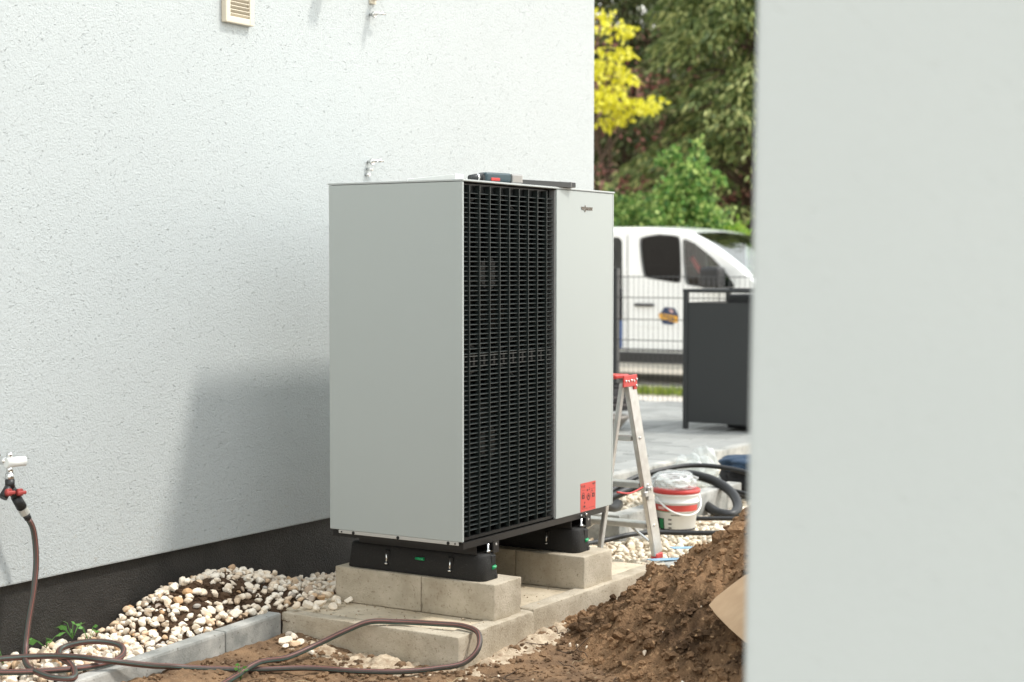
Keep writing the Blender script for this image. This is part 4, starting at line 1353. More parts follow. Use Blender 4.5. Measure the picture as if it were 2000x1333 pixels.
m = MB().box(hg.x - 0.030, hg.x + 0.014, hg.y - 0.022, hg.y - 0.012, hg.z - 0.030, hg.z + 0.030, 0.003, 1)
m.box(hg.x - 0.060, hg.x - 0.028, hg.y - 0.023, hg.y - 0.008, hg.z - 0.012, hg.z + 0.012, 0.004, 1)
m.cyl((hg.x - 0.008, hg.y - 0.028, hg.z + 0.022), (hg.x - 0.008, hg.y - 0.018, hg.z + 0.022), 0.010, n=12)
m.build('spreader_bracket', mat('cast_aluminium', (0.55, 0.55, 0.53), 0.45, metal=0.7), lad)
tube('safety_strap', [(1.20, 0.01, 0.44), (1.30, 0.00, 0.425), (1.42, -0.005, 0.44)], 0.004, MT['red'], lad, sides=8)

# ---------------------------------------------------------------- bucket
bk = empty('bucket', (2.30, 0.265, 0.115), 'white plastic paint bucket with red lid and red band beside the ladder', 'bucket')
BC = Vector((2.30, 0.265, 0.112))
prof = [(0.0, 0.0), (0.088, 0.0), (0.092, 0.004), (0.104, 0.135), (0.110, 0.137), (0.111, 0.143), (0.105, 0.146), (0.1075, 0.170), (0.113, 0.172), (0.114, 0.182), (0.108, 0.184)]
MB().lathe(BC, prof, 40).build('bucket_body', MT['white_plastic'], bk)
MB().lathe(BC, [(0.109, 0.1815), (0.1155, 0.182), (0.1165, 0.196), (0.113, 0.2005), (0.098, 0.2005), (0.096, 0.196), (0.0, 0.196)], 40).build('lid', MT['red'], bk)
def band(name, z0, z1, a0, a1, mtl, off=0.0012, n=24):
    m_ = MB()
    pr_ = []
    def rad(h): return 0.092 + (0.104 - 0.092) * (h - 0.004) / 0.131 + off
    for i in range(n):
        t0, t1 = R_(a0 + (a1 - a0) * i / n), R_(a0 + (a1 - a0) * (i + 1) / n)
        r0, r1 = rad(z0), rad(z1)
        f = m_.bm.faces.new([m_.bm.verts.new(BC + Vector((r * math.cos(t), r * math.sin(t), z))) for (r, t, z) in ((r0, t0, z0), (r0, t1, z0), (r1, t1, z1), (r1, t0, z1))])
        f.smooth = True
    bmesh.ops.remove_doubles(m_.bm, verts=m_.bm.verts[:], dist=1e-5)
    return m_.build(name, mtl, bk)
MT['lred'] = mat('label_red', (0.55, 0.07, 0.055), 0.4)
MT['lgreen'] = mat('label_green', (0.03, 0.22, 0.08), 0.4)
MT['lpink'] = mat('label_pale_print', (0.72, 0.45, 0.42), 0.4)
band('red_band', 0.098, 0.128, 125, 285, MT['lred'])
band('band_print', 0.106, 0.120, 148, 172, MT['lpink'], 0.0018)
band('green_line', 0.094, 0.0975, 125, 190, MT['lgreen'])
band('label_panel', 0.010, 0.062, 135, 168, MT['carblack'])
band('label_panel', 0.012, 0.060, 150, 166, MT['lgreen'], 0.0018)
band('black_line', 0.078, 0.081, 190, 262, MT['carblack'])
for z in (0.055, 0.034, 0.014): band('label_mark', z, z + 0.006, 182, 192, MT['carblack'])
band('black_foot_line', 0.004, 0.011, 150, 300, MT['carblack'])
hpts = []
for i in range(15):
    t = R_(150 + 165 * i / 14)
    k = math.sin(math.pi * i / 14)
    hpts.append((BC.x + (0.1175 + 0.004 * k) * math.cos(t), BC.y + (0.1175 + 0.004 * k) * math.sin(t), BC.z + 0.165 - 0.082 * k))
tube('handle', hpts, 0.0045, MT['white_plastic'], bk, sides=8)

# coil in a clear bag lying on the lid
cbg = empty('bagged_coil', (2.29, 0.27, 0.315), 'coil of white cable in a clear plastic bag on the bucket lid', 'cable coil')
pts = []
for i in range(150):
    a = i * 0.36; r = 0.082 - 0.012 * (i % 37) / 37
    pts.append((2.285 + r * math.cos(a), 0.275 + r * math.sin(a), 0.322 + 0.0021 * (i / 150) * 26 * 0.8 + 0.012 * (0.5 + 0.5 * math.cos(a))))
tube('cable', pts, 0.0042, MT['white_plastic'], cbg, sides=7, step=0.03)
def crumpled(name, c, sc, mtl, parent=None, sub=4, amp=0.16, seed=0, freq=3.0, flat=None):
    bm = bmesh.new()
    bmesh.ops.create_icosphere(bm, subdivisions=sub, radius=1.0)
    r = random.Random(seed)
    dirs = [(Vector((r.gauss(0, 1), r.gauss(0, 1), r.gauss(0, 1))).normalized(), r.uniform(2.5, 7) * freq / 3, r.uniform(0, 6)) for _ in range(14)]
    for v in bm.verts:
        k = 1 + amp * sum(abs(math.sin(v.co.dot(d) * f + p)) - 0.6 for d, f, p in dirs) / 4
        v.co = v.co * k
        z = v.co.z
        v.co = Vector((v.co.x * sc[0], v.co.y * sc[1], z * sc[2]))
        if flat is not None and v.co.z < flat: v.co.z = flat
    for f in bm.faces: f.smooth = False
    me = bpy.data.meshes.new(name); bm.to_mesh(me); bm.free()
    me.materials.append(mtl)
    return link_mesh(name, me, parent, c)
crumpled('plastic_bag', (2.285, 0.275, 0.348), (0.110, 0.110, 0.050), MT['film'], cbg, 4, 0.22, 3, 4.0, flat=-0.033)

# ---------------------------------------------------------------- conduits, bags
def ridg(i): return 1.0 if i % 2 else 0.93
def conduit(pts, r, label, corr=True):
    o_ = tube('conduit', pts, r, MT['conduit'], None, sides=12, step=0.008 if corr else 0.03, ridge=ridg if corr else None)
    tag(o_, label, 'conduit', 'black conduits lying in the gravel')
# fat coil rising in a loop
conduit([(2.50, 0.88, 0.14), (2.80, 0.82, 0.195), (3.02, 0.74, 0.245), (3.10, 0.60, 0.270), (3.06, 0.42, 0.255), (2.98, 0.27, 0.205), (2.88, 0.195, 0.150), (2.79, 0.190, 0.125), (2.77, 0.24, 0.128), (2.88, 0.38, 0.150), (3.04, 0.56, 0.190), (3.12, 0.74, 0.21), (3.00, 0.94, 0.17), (2.7, 0.98, 0.14)], 0.026,
        'fat black corrugated conduit standing in a loop behind the bucket')
conduit([(2.30, 0.86, 0.13), (2.60, 0.86, 0.18), (2.92, 0.80, 0.262), (3.22, 0.62, 0.305), (3.32, 0.40, 0.285), (3.34, 0.20, 0.235), (3.42, 0.0, 0.16)], 0.014,
        'thin black conduit arching over the fat loop')
conduit([(2.62, 0.62, 0.13), (2.80, 0.52, 0.150), (2.98, 0.50, 0.185), (3.12, 0.36, 0.20), (3.10, 0.20, 0.175), (2.98, 0.12, 0.14), (2.86, 0.10, 0.125)], 0.012,
        'second thin black conduit curled inside the fat loop')
conduit([(1.60, 0.62, 0.26), (1.80, 0.60, 0.262), (2.05, 0.62, 0.26), (2.4, 0.68, 0.16), (2.7, 0.80, 0.14)], 0.030, 'fat black insulated pipe leaving the heat pump behind the ladder', False)
conduit([(1.9, 0.98, 0.26), (2.3, 1.0, 0.255), (2.7, 0.98, 0.25), (3.2, 1.05, 0.15)], 0.022, 'black pipe along the foot of the terrace kerb', False)
conduit([(2.95, 0.70, 0.155), (3.15, 0.52, 0.155), (3.30, 0.28, 0.155), (3.45, 0.0, 0.155)], 0.011, 'upper thin black conduit running level to the right of the bucket', False)
conduit([(2.42, 0.42, 0.135), (2.52, 0.25, 0.135), (2.62, 0.08, 0.135), (2.75, -0.15, 0.135)], 0.011, 'middle thin black conduit running level to the right of the bucket', False)
conduit([(1.55, 0.45, 0.115), (1.66, 0.40, 0.12), (1.78, 0.36, 0.125), (1.86, 0.30, 0.14), (1.99, 0.24, 0.14), (2.07, 0.14, 0.135), (2.18, -0.04, 0.135), (2.3, -0.2, 0.135)], 0.012, 'lowest black conduit lying in front of the bucket', False)
tube_o = tube('white_cable', [(1.95, 0.75, 0.25), (1.80, 0.62, 0.385), (1.70, 0.52, 0.40), (1.62, 0.40, 0.37)], 0.006, MT['white_plastic'], None, sides=8)
tag(tube_o, 'white cable loop behind the ladder rungs', 'cable')
o = MB()
o.poly([(1.72, 0.50, 0.16), (1.72, 0.72, 0.16), (1.66, 0.70, 0.39), (1.66, 0.56, 0.39)], ext=(0.03, 0, 0))
o = o.build('metal_sheet', MT['lid'])
tag(o, 'pale metal sheet leaning behind the ladder', 'sheet')
tb = empty('tool_bag', (3.55, 0.42, 0.1), 'dark blue and black fabric tool bag on the gravel by the wall corner', 'bag')
crumpled('bag_body', (3.62, 0.38, 0.20), (0.17, 0.24, 0.13), MT['blackcloth'], tb, 4, 0.12, 5, 3, flat=-0.10)
crumpled('bag_flap', (3.58, 0.40, 0.285), (0.15, 0.21, 0.055), MT['bluecloth'], tb, 4, 0.22, 8, 3.5)
o = crumpled('plastic_bag', (3.42, 0.70, 0.20), (0.09, 0.15, 0.13), MT['film'], None, 4, 0.25, 11, 3.5, flat=-0.10)
tag(o, 'crumpled clear plastic bag behind the fat conduit loop', 'plastic bag')
o = crumpled('plastic_scrap', (3.9, 0.86, 0.20), (0.05, 0.09, 0.13), MT['film'], None, 3, 0.25, 13, 3.5, flat=-0.10)
tag(o, 'small clear plastic scrap against the terrace kerb', 'plastic scrap')
for i, (c, a, L, lb) in enumerate((((1.52, -0.075, 0.1125), 0.5, 0.10, 'pale blue strip lying on the kerb stub at the ladder foot'), ((1.66, -0.15, 0.150), 0.35, 0.13, 'pale blue strip lying at the edge of the earth heap'))):
    m = MB().box(-L, L, -0.022, 0.022, 0, 0.004, 0.001, 1)
    bmesh.ops.transform(m.bm, matrix=Matrix.Translation(c) @ Matrix.Rotation(-1.0 + a, 4, 'Z') @ Matrix.Rotation(0.05, 4, 'Y'), verts=m.bm.verts[:])
    o = m.build('blue_strip', MT['bluesheet']); tag(o, lb, 'strip')

# ---------------------------------------------------------------- terrace things
# bin enclosure
be = empty('bin_enclosure', (6.4, 1.62, 0.2), 'anthracite metal bin enclosure standing on the terrace', 'bin enclosure')
bx0, bx1, by0, by1, bz0, bz1 = 5.96, 6.75, 1.20, 1.99, 0.205, 1.235
A_ = MT['anthracite']
for (x, y) in ((bx0, by0), (bx0, by1 - 0.035), (bx1 - 0.035, by0), (bx1 - 0.035, by1 - 0.035)):
    box('corner_post', A_, be, x, x + 0.035, y, y + 0.035, bz0, bz1 - 0.026, 0.003)
box('door_panel', A_, be, bx0 + 0.008, bx0 + 0.014, by0 + 0.036, by1 - 0.036, bz0 + 0.05, bz1 - 0.098)
box('side_panel', A_, be, bx0 + 0.036, bx1 - 0.036, by1 - 0.020, by1 - 0.012, bz0 + 0.05, bz1 - 0.098)
box('side_panel', A_, be, bx0 + 0.036, bx1 - 0.036, by0 + 0.012, by0 + 0.020, bz0 + 0.05, bz1 - 0.098)
m = MB()
m.box(bx0 - 0.004, bx0 + 0.034, by0 - 0.004, by1 + 0.004, bz1 - 0.0255, bz1, 0.003, 1)
m.box(bx1 - 0.034, bx1 + 0.004, by0 - 0.004, by1 + 0.004, bz1 - 0.0255, bz1, 0.003, 1)
m.box(bx0 + 0.0345, bx1 - 0.0345, by1 - 0.030, by1 + 0.004, bz1 - 0.0255, bz1 - 0.0005, 0.003, 1)
m.box(bx0 + 0.0345, bx1 - 0.0345, by0 - 0.004, by0 + 0.030, bz1 - 0.0255, bz1 - 0.0005, 0.003, 1)
m.build('top_frame', A_, be)
# dark bin lids inside, seen through the slot
o = MB().box(bx0 + 0.12, bx1 - 0.08, by0 + 0.06, by1 - 0.30, bz0 + 0.01, bz1 - 0.036, 0.02, 2).build('waste_bin', MT['carblack'])
tag(o, 'black waste bin inside the anthracite enclosure', 'waste bin')

# wire mesh fence
fc = empty('mesh_fence', (8.4, 2.6, 0.0), 'anthracite double-rod mesh fence between terrace and van', 'fence')
FX = 8.40
for y in (3.87, 1.36, -1.15):
    box('fence_post', A_, fc, FX + 0.012, FX + 0.072, y - 0.03, y + 0.03, -0.05, 1.38, 0.004)
    MB().box(FX + 0.01, FX + 0.074, y - 0.032, y + 0.032, 1.3805, 1.388, 0.002, 1).build('post_cap', A_, fc)
vw = MB().cyl((0, 0, 0.10), (0, 0, 1.325), 0.0020, n=6).mesh('wire', A_, (0, 0, 0))
hw = MB().cyl((0, -2.44, 0), (0, 0, 0), 0.0042, n=6).mesh('rod', A_, (0, 0, 0))
for y0 in (3.84, 1.33):
    for i in range(49):
        link_mesh('wire', vw, fc, (FX, y0 - 0.03 - i * 0.05, 0))
    for z in (0.13, 0.33, 0.53, 0.73, 0.92, 1.12, 1.31):
        link_mesh('rod', hw, fc, (FX - 0.0075, y0, z)); link_mesh('rod', hw, fc, (FX + 0.0075, y0, z))

# woven basket and stone bowl beside the ladder
bs = empty('woven_basket', (7.2, 3.24, 0.2), 'dark banded woven basket on the terrace behind the ladder', 'basket')
for i in range(7):
    z = 0.200 + i * 0.030
    r0 = 0.185 - 0.0022 * i * i
    m = MB()
    m.lathe((7.2, 3.24, z), [(r0 - 0.012, 0.0), (r0, 0.006), (r0 + 0.002, 0.015), (r0 - 0.002, 0.024), (r0 - 0.014, 0.0295)], 32)
    m.build('weave_band', MT['basket' if i % 2 else 'basket2'], bs)
MB().lathe((7.2, 3.24, 0.205), [(0, 0), (0.165, 0), (0.15, 0.17), (0, 0.19)], 32).build('basket_core', MT['basket2'], bs)
m = MB().lathe((5.62, 2.47, 0.2), [(0, 0.0), (0.115, 0.0), (0.125, 0.012), (0.185, 0.085), (0.195, 0.092), (0.195, 0.108), (0.178, 0.110), (0.168, 0.095), (0.10, 0.03), (0, 0.028)], 40)
o = m.build('stone_bowl', MT['stonepot'])
tag(o, 'shallow grey stoneware bowl on the terrace by the ladder', 'bowl')

# ---------------------------------------------------------------- van
van = empty('parked_van', (14.2, 6.4, -0.05), 'white panel van with hexagonal logo on its door parked behind the fence', 'van')
VX0, VX1 = 13.20, 15.12
def smooth_loop(pts, it=2):
    P = [np.array(p, float) for p in pts]
    for k_ in range(it + 1):
        Q = []
        w_ = 0.12 if k_ == 0 else 0.25
        for i in range(len(P)):
            a, b = P[i], P[(i + 1) % len(P)]
            Q += [a * (1 - w_) + b * w_, a * w_ + b * (1 - w_)]
        P = Q
    return [tuple(p) for p in P]
def plate(name, outline, holes, x0, th, mtl, parent):
    """flat sheet in the y-z plane with openings, th thick, starting at x0"""
    cu = bpy.data.curves.new('outline', 'CURVE')
    cu.dimensions = '2D'; cu.fill_mode = 'BOTH'; cu.extrude = th / 2
    for lp in [outline] + list(holes):
        s_ = cu.splines.new('POLY'); s_.points.add(len(lp) - 1); s_.use_cyclic_u = True
        for p, q in zip(s_.points, lp): p.co = (q[0], q[1], 0, 1)
    o_ = bpy.data.objects.new('outline_tmp', cu); COL.objects.link(o_)
    bpy.context.view_layer.update()
    me_ = bpy.data.meshes.new_from_object(o_.evaluated_get(bpy.context.evaluated_depsgraph_get()))
    bpy.data.objects.remove(o_)
    og = Vector((x0, np.mean([p[0] for p in outline]), min(p[1] for p in outline)))
    for v in me_.vertices: v.co = Vector((x0 + th / 2 + v.co.z, v.co.x, v.co.y)) - og
    me_.materials.clear(); me_.materials.append(mtl)
    return link_mesh(name, me_, parent, og)
# profile of the roof line, windscreen and bonnet: (y, z), rear to nose
top = [(9.05, 0.55), (9.08, 1.2), (9.04, 1.70), (8.90, 1.84), (8.5, 1.885), (7.5, 1.915), (6.5, 1.92), (5.99, 1.915), (5.57, 1.885), (5.35, 1.835), (5.15, 1.735), (4.95, 1.61), (4.75, 1.465), (4.55, 1.305), (4.42, 1.19), (4.20, 1.09), (3.98, 0.98), (3.86, 0.83), (3.82, 0.60), (3.85, 0.30)]
side = [(y, z - 0.065 if 4.45 < y < 8.95 else z - 0.03) for y, z in top]
arch_f = [(5.27 - 0.0 + 0.37 * math.cos(t) - 0.55, 0.28 + 0.37 * math.sin(t)) for t in [math.pi * i / 10 for i in range(11)]]
cy_f, cy_r, wr = 4.72, 7.75, 0.335
low = [(3.86, 0.20)] + [(cy_f + 0.385 * math.cos(t), 0.285 + 0.385 * math.sin(t)) for t in [math.pi - math.pi * i / 12 for i in range(13)]][0:13]
low = [(3.86, 0.24), (cy_f - 0.385, 0.24)] + [(cy_f - 0.385 * math.cos(t), 0.285 + 0.385 * math.sin(t)) for t in [math.pi * i / 12 for i in range(13)]] + [(cy_f + 0.385, 0.24), (cy_r - 0.385, 0.24)] + [(cy_r - 0.385 * math.cos(t), 0.285 + 0.385 * math.sin(t)) for t in [math.pi * i / 12 for i in range(13)]] + [(cy_r + 0.385, 0.24), (9.03, 0.24)]
outline = side + low
win1 = smooth_loop([(6.06, 1.76), (5.80, 1.80), (5.52, 1.775), (5.505, 1.50), (5.50, 1.215), (5.75, 1.25), (6.00, 1.285), (6.04, 1.52)])
win2 = smooth_loop([(5.46, 1.745), (5.30, 1.68), (5.08, 1.52), (4.90, 1.34), (4.78, 1.165), (5.10, 1.165), (5.43, 1.195), (5.455, 1.5)])
door_open = [(7.46, 1.78), (6.36, 1.78), (6.31, 1.73), (6.30, 1.0), (6.30, 0.40), (6.38, 0.355), (7.46, 0.355), (7.5, 0.40), (7.5, 1.74)]
plate('body_side', outline, [win1, win2, door_open], VX0, 0.03, MT['carpaint'], van)
plate('body_side', outline, [win1, win2], VX1 - 0.03, 0.03, MT['carpaint'], van)
# roof / windscreen / bonnet skin
cross = [(0.0, -0.066), (0.025, -0.030), (0.08, -0.008), (0.25, 0.0), (0.5, 0.012), (0.75, 0.0), (0.92, -0.008), (0.975, -0.030), (1.0, -0.066)]
def skin(name, prof, mtl, xa=0.0, xb=1.0, lift=0.0):
    m_ = MB(); rows = []
    cs = [(xa + (xb - xa) * t, np.interp(xa + (xb - xa) * t, [c[0] for c in cross], [c[1] for c in cross])) for t in np.linspace(0, 1, 15)]
    if xa == 0.0 and xb == 1.0: cs = cross
    for (y, z) in prof:
        rows.append([m_.bm.verts.new((VX0 + 0.001 + t * (VX1 - VX0 - 0.002), y, z + d_ + lift)) for t, d_ in cs])
    for a, b in zip(rows[:-1], rows[1:]):
        for i in range(len(cs) - 1):
            f_ = m_.bm.faces.new((a[i], a[i + 1], b[i + 1], b[i])); f_.smooth = True
    return m_.build(name, mtl, van)
skin('roof', top[:10], MT['carpaint'])
skin('bonnet', top[14:], MT['carpaint'])
skin('windscreen', top[9:15], MT['screen_glass'], 0.055, 0.945, 0.004)
skin('pillar', top[9:15], MT['carpaint'], 0.0, 0.06)
skin('pillar', top[9:15], MT['carpaint'], 0.94, 1.0)
# panes
for x in (VX0 + 0.012, VX1 - 0.018):
    plate('window_pane', [(y * 1.0, z) for y, z in smooth_loop([(6.09, 1.79), (5.80, 1.83), (5.49, 1.80), (5.48, 1.50), (5.47, 1.19), (5.75, 1.22), (6.03, 1.26), (6.07, 1.52)])], [], x, 0.004, MT['glass'], van)
    plate('window_pane', smooth_loop([(5.48, 1.77), (5.30, 1.71), (5.06, 1.545), (4.87, 1.35), (4.74, 1.14), (5.10, 1.14), (5.45, 1.17), (5.475, 1.5)]), [], x, 0.004, MT['clear_glass'], van)
# black surround of the side windows
def surround(win, grow, x):
    c = np.mean(np.array(win), 0)
    out_ = [tuple(c + (np.array(p) - c) * (1 + grow)) for p in win]
    plate('window_seal', out_, [win], x, 0.004, MT['carblack'], van)
surround(win1, 0.045, VX0 - 0.003); surround(win2, 0.05, VX0 - 0.003)
# interior
inn = MT['carblack']
box('bulkhead', inn, van, VX0 + 0.05, VX1 - 0.05, 6.20, 6.24, 0.3, 1.80)
box('floor', inn, van, VX0 + 0.04, VX1 - 0.04, 4.3, 9.0, 0.25, 0.33)
box('dashboard', inn, van, VX0 + 0.05, VX1 - 0.05, 4.45, 4.92, 0.85, 1.17, 0.05, 2)
for x in (VX0 + 0.28, VX1 - 0.78):
    m = MB()
    m.box(x, x + 0.5, 5.55, 6.10, 0.55, 0.80, 0.06, 2)
    m.box(x, x + 0.5, 5.98, 6.16, 0.70, 1.42, 0.06, 2)
    m.box(x + 0.12, x + 0.38, 6.02, 6.14, 1.44, 1.66, 0.05, 2)
    m.build('seat', MT['blackcloth'], van)
tube('seat_belt', [(VX0 + 0.16, 5.42, 1.52), (VX0 + 0.15, 5.30, 1.36), (VX0 + 0.15, 5.16, 1.22), (VX0 + 0.15, 5.10, 1.12)], 0.035, MT['red'], van, sides=8)
tube('window_sheen', [(VX0 + 0.10, 5.13, 1.26), (VX0 + 0.10, 5.10, 1.20), (VX0 + 0.10, 5.11, 1.16)], 0.04, MT['white_plastic'], van, sides=8)  # white piece added behind the glass to stand for its sheen
for (y, z, s, mt_) in ((6.52, 0.55, 0.18, 'bluecase'), (7.1, 0.6, 0.26, 'anthracite'), (6.65, 0.95, 0.2, 'navy'), (7.2, 1.0, 0.2, 'greymetal')):
    o = box('tool_case', MT[mt_], van, VX0 + 0.15, VX0 + 0.55, y - s, y + s, z - 0.2, z + 0.18, 0.03)
box('load_rack', MT['greymetal'], van, VX0 + 0.14, VX0 + 0.60, 6.42, 7.48, 0.76, 0.79)
# seams, handle, sill, mirror, wheels, lamps
for (y, z0_, z1_) in ((4.98, 0.66, 1.12), (6.235, 0.30, 1.80)):
    box('door_seam', inn, van, VX0 - 0.0015, VX0 + 0.003, y - 0.006, y + 0.006, z0_, z1_)
MB().box(VX0 - 0.006, VX0 - 0.0015, 4.99, 6.225, 0.665, 0.680, 0.002, 1).build('body_crease', MT['carpaint'], van)
MB().box(VX0 - 0.035, VX0 + 0.001, 5.855, 6.125, 0.915, 0.952, 0.012, 2).build('door_handle', inn, van)
MB().box(VX0 - 0.025, VX0 + 0.04, 5.115, 7.355, 0.205, 0.345, 0.02, 2).build('sill_trim', inn, van)
MB().box(VX0 - 0.018, VX0 - 0.002, 5.12, 7.30, 0.365, 0.385, 0.004, 1).build('sill_trim', inn, van)
m = MB().box(VX0 - 0.28, VX0 - 0.06, 4.86, 5.13, 1.15, 1.41, 0.06, 3)
m.box(VX0 - 0.09, VX0 + 0.012, 4.92, 5.02, 1.145, 1.20, 0.02, 2)
m.build('wing_mirror', inn, van)
for y in (cy_f, cy_r):
    for x in (VX0 + 0.04, VX1 - 0.25):
        wh = empty('wheel', (x + 0.105, y, -0.05)); wh.parent = van; wh.location = Vector((x + 0.105, y, -0.05)) - ORG[van.name]
        m = MB()
        prof_ = [(0.21, 0.0), (0.30, 0.0), (wr, 0.03), (wr, 0.18), (0.30, 0.21), (0.21, 0.21)]
        m.lathe((0, 0, 0), prof_, 32)
        bmesh.ops.transform(m.bm, matrix=Matrix.Translation((x, y, wr - 0.05)) @ Matrix.Rotation(R_(90), 4, 'Y'), verts=m.bm.verts[:])
        m.build('tyre', inn, wh)
        m = MB()
        m.lathe((0, 0, 0), [(0, 0.04), (0.06, 0.03), (0.15, 0.05), (0.21, 0.02), (0.215, 0.19), (0, 0.19)], 32)
        bmesh.ops.transform(m.bm, matrix=Matrix.Translation((x, y, wr - 0.05)) @ Matrix.Rotation(R_(90), 4, 'Y'), verts=m.bm.verts[:])
        m.build('rim', MT['greymetal'], wh)
for x in (VX0 + 0.02, VX1 - 0.34):
    MB().box(x, x + 0.32, 3.83, 4.12, 0.74, 0.96, 0.04, 2).build('headlight', MT['clear_glass'], van)
box('bumper', inn, van, VX0 + 0.02, VX1 - 0.02, 3.80, 3.95, 0.22, 0.52, 0.04)
# hexagonal logo on the door
lg = empty('door_logo', (VX0, 5.655, 0.69)); lg.parent = van; lg.location = Vector((VX0, 5.655, 0.69)) - ORG[van.name]
hc, hz, hr = 5.655, 0.80, 0.142
hexp = [(hc + hr * math.cos(R_(60 * i + 6)), hz + 0.86 * hr * math.sin(R_(60 * i + 6))) for i in range(6)]
def lpoly(name, pts, x, mtl): MB().poly([(x, p[0], p[1]) for p in pts], ext=(0.0008, 0, 0)).build(name, mtl, lg)
lpoly('hexagon', hexp, VX0 - 0.0022, MT['navy'])
lpoly('diagonal_band', [(hc + 0.138, hz + 0.035), (hc + 0.128, hz - 0.03), (hc - 0.128, hz - 0.085), (hc - 0.12, hz + 0.0)], VX0 - 0.0036, MT['orange'])
lpoly('small_mark', [(hc - 0.0, hz + 0.085), (hc - 0.055, hz + 0.07), (hc - 0.07, hz + 0.04), (hc - 0.02, hz + 0.05)], VX0 - 0.0036, MT['lpink'])
lpoly('band_print', [(hc + 0.10, hz + 0.018), (hc + 0.09, hz - 0.004), (hc - 0.08, hz - 0.045), (hc - 0.075, hz - 0.02)], VX0 - 0.0048, MT['basket'])

# ---------------------------------------------------------------- trees and shrubs behind the road
def limb(m_, pts, r0, r1):
    c = catmull(pts, 0.25)
    for i in range(len(c) - 1):
        t0 = i / (len(c) - 1); t1 = (i + 1) / (len(c) - 1)
        m_.cyl(c[i], c[i + 1], r0 + (r1 - r0) * t0, r0 + (r1 - r0) * t1, n=8, caps=False)
def conifer(base, H, Rm, nb, label, mtl='leaf_con', seed=0, dens=34):
    t = empty('conifer_tree', base, label, 'tree', 'conifers behind the van')
    r = np.random.default_rng(seed)
    tr_ = MB(); limb(tr_, [base, (base[0] + 0.05, base[1], base[2] + H * 0.5), (base[0], base[1] + .05, base[2] + H * 0.97)], 0.24, 0.03)
    tr_.build('trunk', MT['bark'], t)
    P = []; Dd = []; LL = []
    br = MB()
    for i in range(nb):
        h = r.uniform(0.03, 0.97) ** 0.9
        L = Rm * (1 - h) ** 0.75 * r.uniform(0.65, 1.08) + 0.15
        a = r.uniform(0, 2 * math.pi)
        d = np.array([math.cos(a), math.sin(a), 0.0])
        o_ = np.array([base[0], base[1], base[2] + h * H])
        droop = r.uniform(0.25, 0.55) * L
        ns = dens
        tt = r.uniform(0.30, 1.0, ns) ** 0.7
        c = o_ + d * (tt * L)[:, None]
        c[:, 2] += 0.28 * L * np.sin(tt * 2.2) - droop * tt ** 2
        sidev = np.array([-math.sin(a), math.cos(a), 0])
        lat = r.normal(0, 0.09 + 0.05 * L, ns) * (0.4 + tt)
        c += sidev * lat[:, None]
        c[:, 2] -= np.abs(lat) * 0.5 + r.uniform(0, 0.10, ns)
        P.append(c)
        dd = d * 0.75 + sidev * np.sign(lat)[:, None] * 0.45 + np.array([0, 0, -0.75]) + r.normal(0, 0.28, (ns, 3))
        Dd.append(dd); LL.append(r.uniform(0.10, 0.24, ns))
        if i % 5 == 0:
            e = o_ + d * L * 0.8; e[2] += 0.28 * L * math.sin(1.76) - droop * 0.64
            mdl = o_ + d * L * 0.4; mdl[2] += 0.28 * L * math.sin(0.88) - droop * 0.16
            limb(br, [tuple(o_), tuple(mdl), tuple(e)], 0.035, 0.010)
    br.build('branches', MT['bark'], t)['kind'] = 'stuff'
    me_ = leaf_mesh('crown', np.concatenate(P), np.concatenate(Dd), np.concatenate(LL), 0.055, MT[mtl], base)
    link_mesh('crown', me_, t, base)
    return t
def broadleaf(name, base, H, clumps, n, size, mtl, label, cat, trunk_r=0.06, group=None, seed=0, droop=0.0, spread=0.20):
    """clumps: list of (centre, radii) ellipsoids that carry the foliage"""
    t = empty(name, base, label, cat, group)
    r = np.random.default_rng(seed)
    tr_ = MB()
    P = []; Dd = []
    tot = sum(c[1][0] * c[1][1] * c[1][2] for c in clumps) ** 1.0
    for (c, rad) in clumps:
        c = np.array(c, float); rad = np.array(rad, float)
        fork = np.array([base[0], base[1], base[2] + 0.35 * (c[2] - base[2])])
        limb(tr_, [base, tuple(fork), tuple((fork + c) / 2 + r.normal(0, 0.08, 3)), tuple(c)], trunk_r, 0.012)
        k = max(60, int(n * (rad[0] * rad[1] * rad[2]) ** 0.7 / sum((q[1][0] * q[1][1] * q[1][2]) ** 0.7 for q in clumps)))
        nsub = max(5, k // 45)
        sc = r.normal(size=(nsub, 3)); sc /= np.linalg.norm(sc, axis=1)[:, None]
        sc = c + sc * rad * r.uniform(0.45, 1.0, (nsub, 1))
        idx = r.integers(0, nsub, k)
        q = r.normal(size=(k, 3)) * (rad * spread)[None, :] * np.array([1, 1, 0.8])
        p = sc[idx] + q
        P.append(p)
        o_ = (p - c) / rad
        Dd.append(o_ * 0.6 + r.normal(0, 0.6, (k, 3)) + np.array([0, 0, -droop]))
    tr_.build('trunk', MT['bark'], t)
    P = np.concatenate(P); Dd = np.concatenate(Dd)
    me_ = leaf_mesh('crown', P, Dd, r.uniform(0.7, 1.3, len(P)) * size, size * 0.75, MT[mtl], base)
    link_mesh('crown', me_, t, base)
    return t
ZG = -0.05
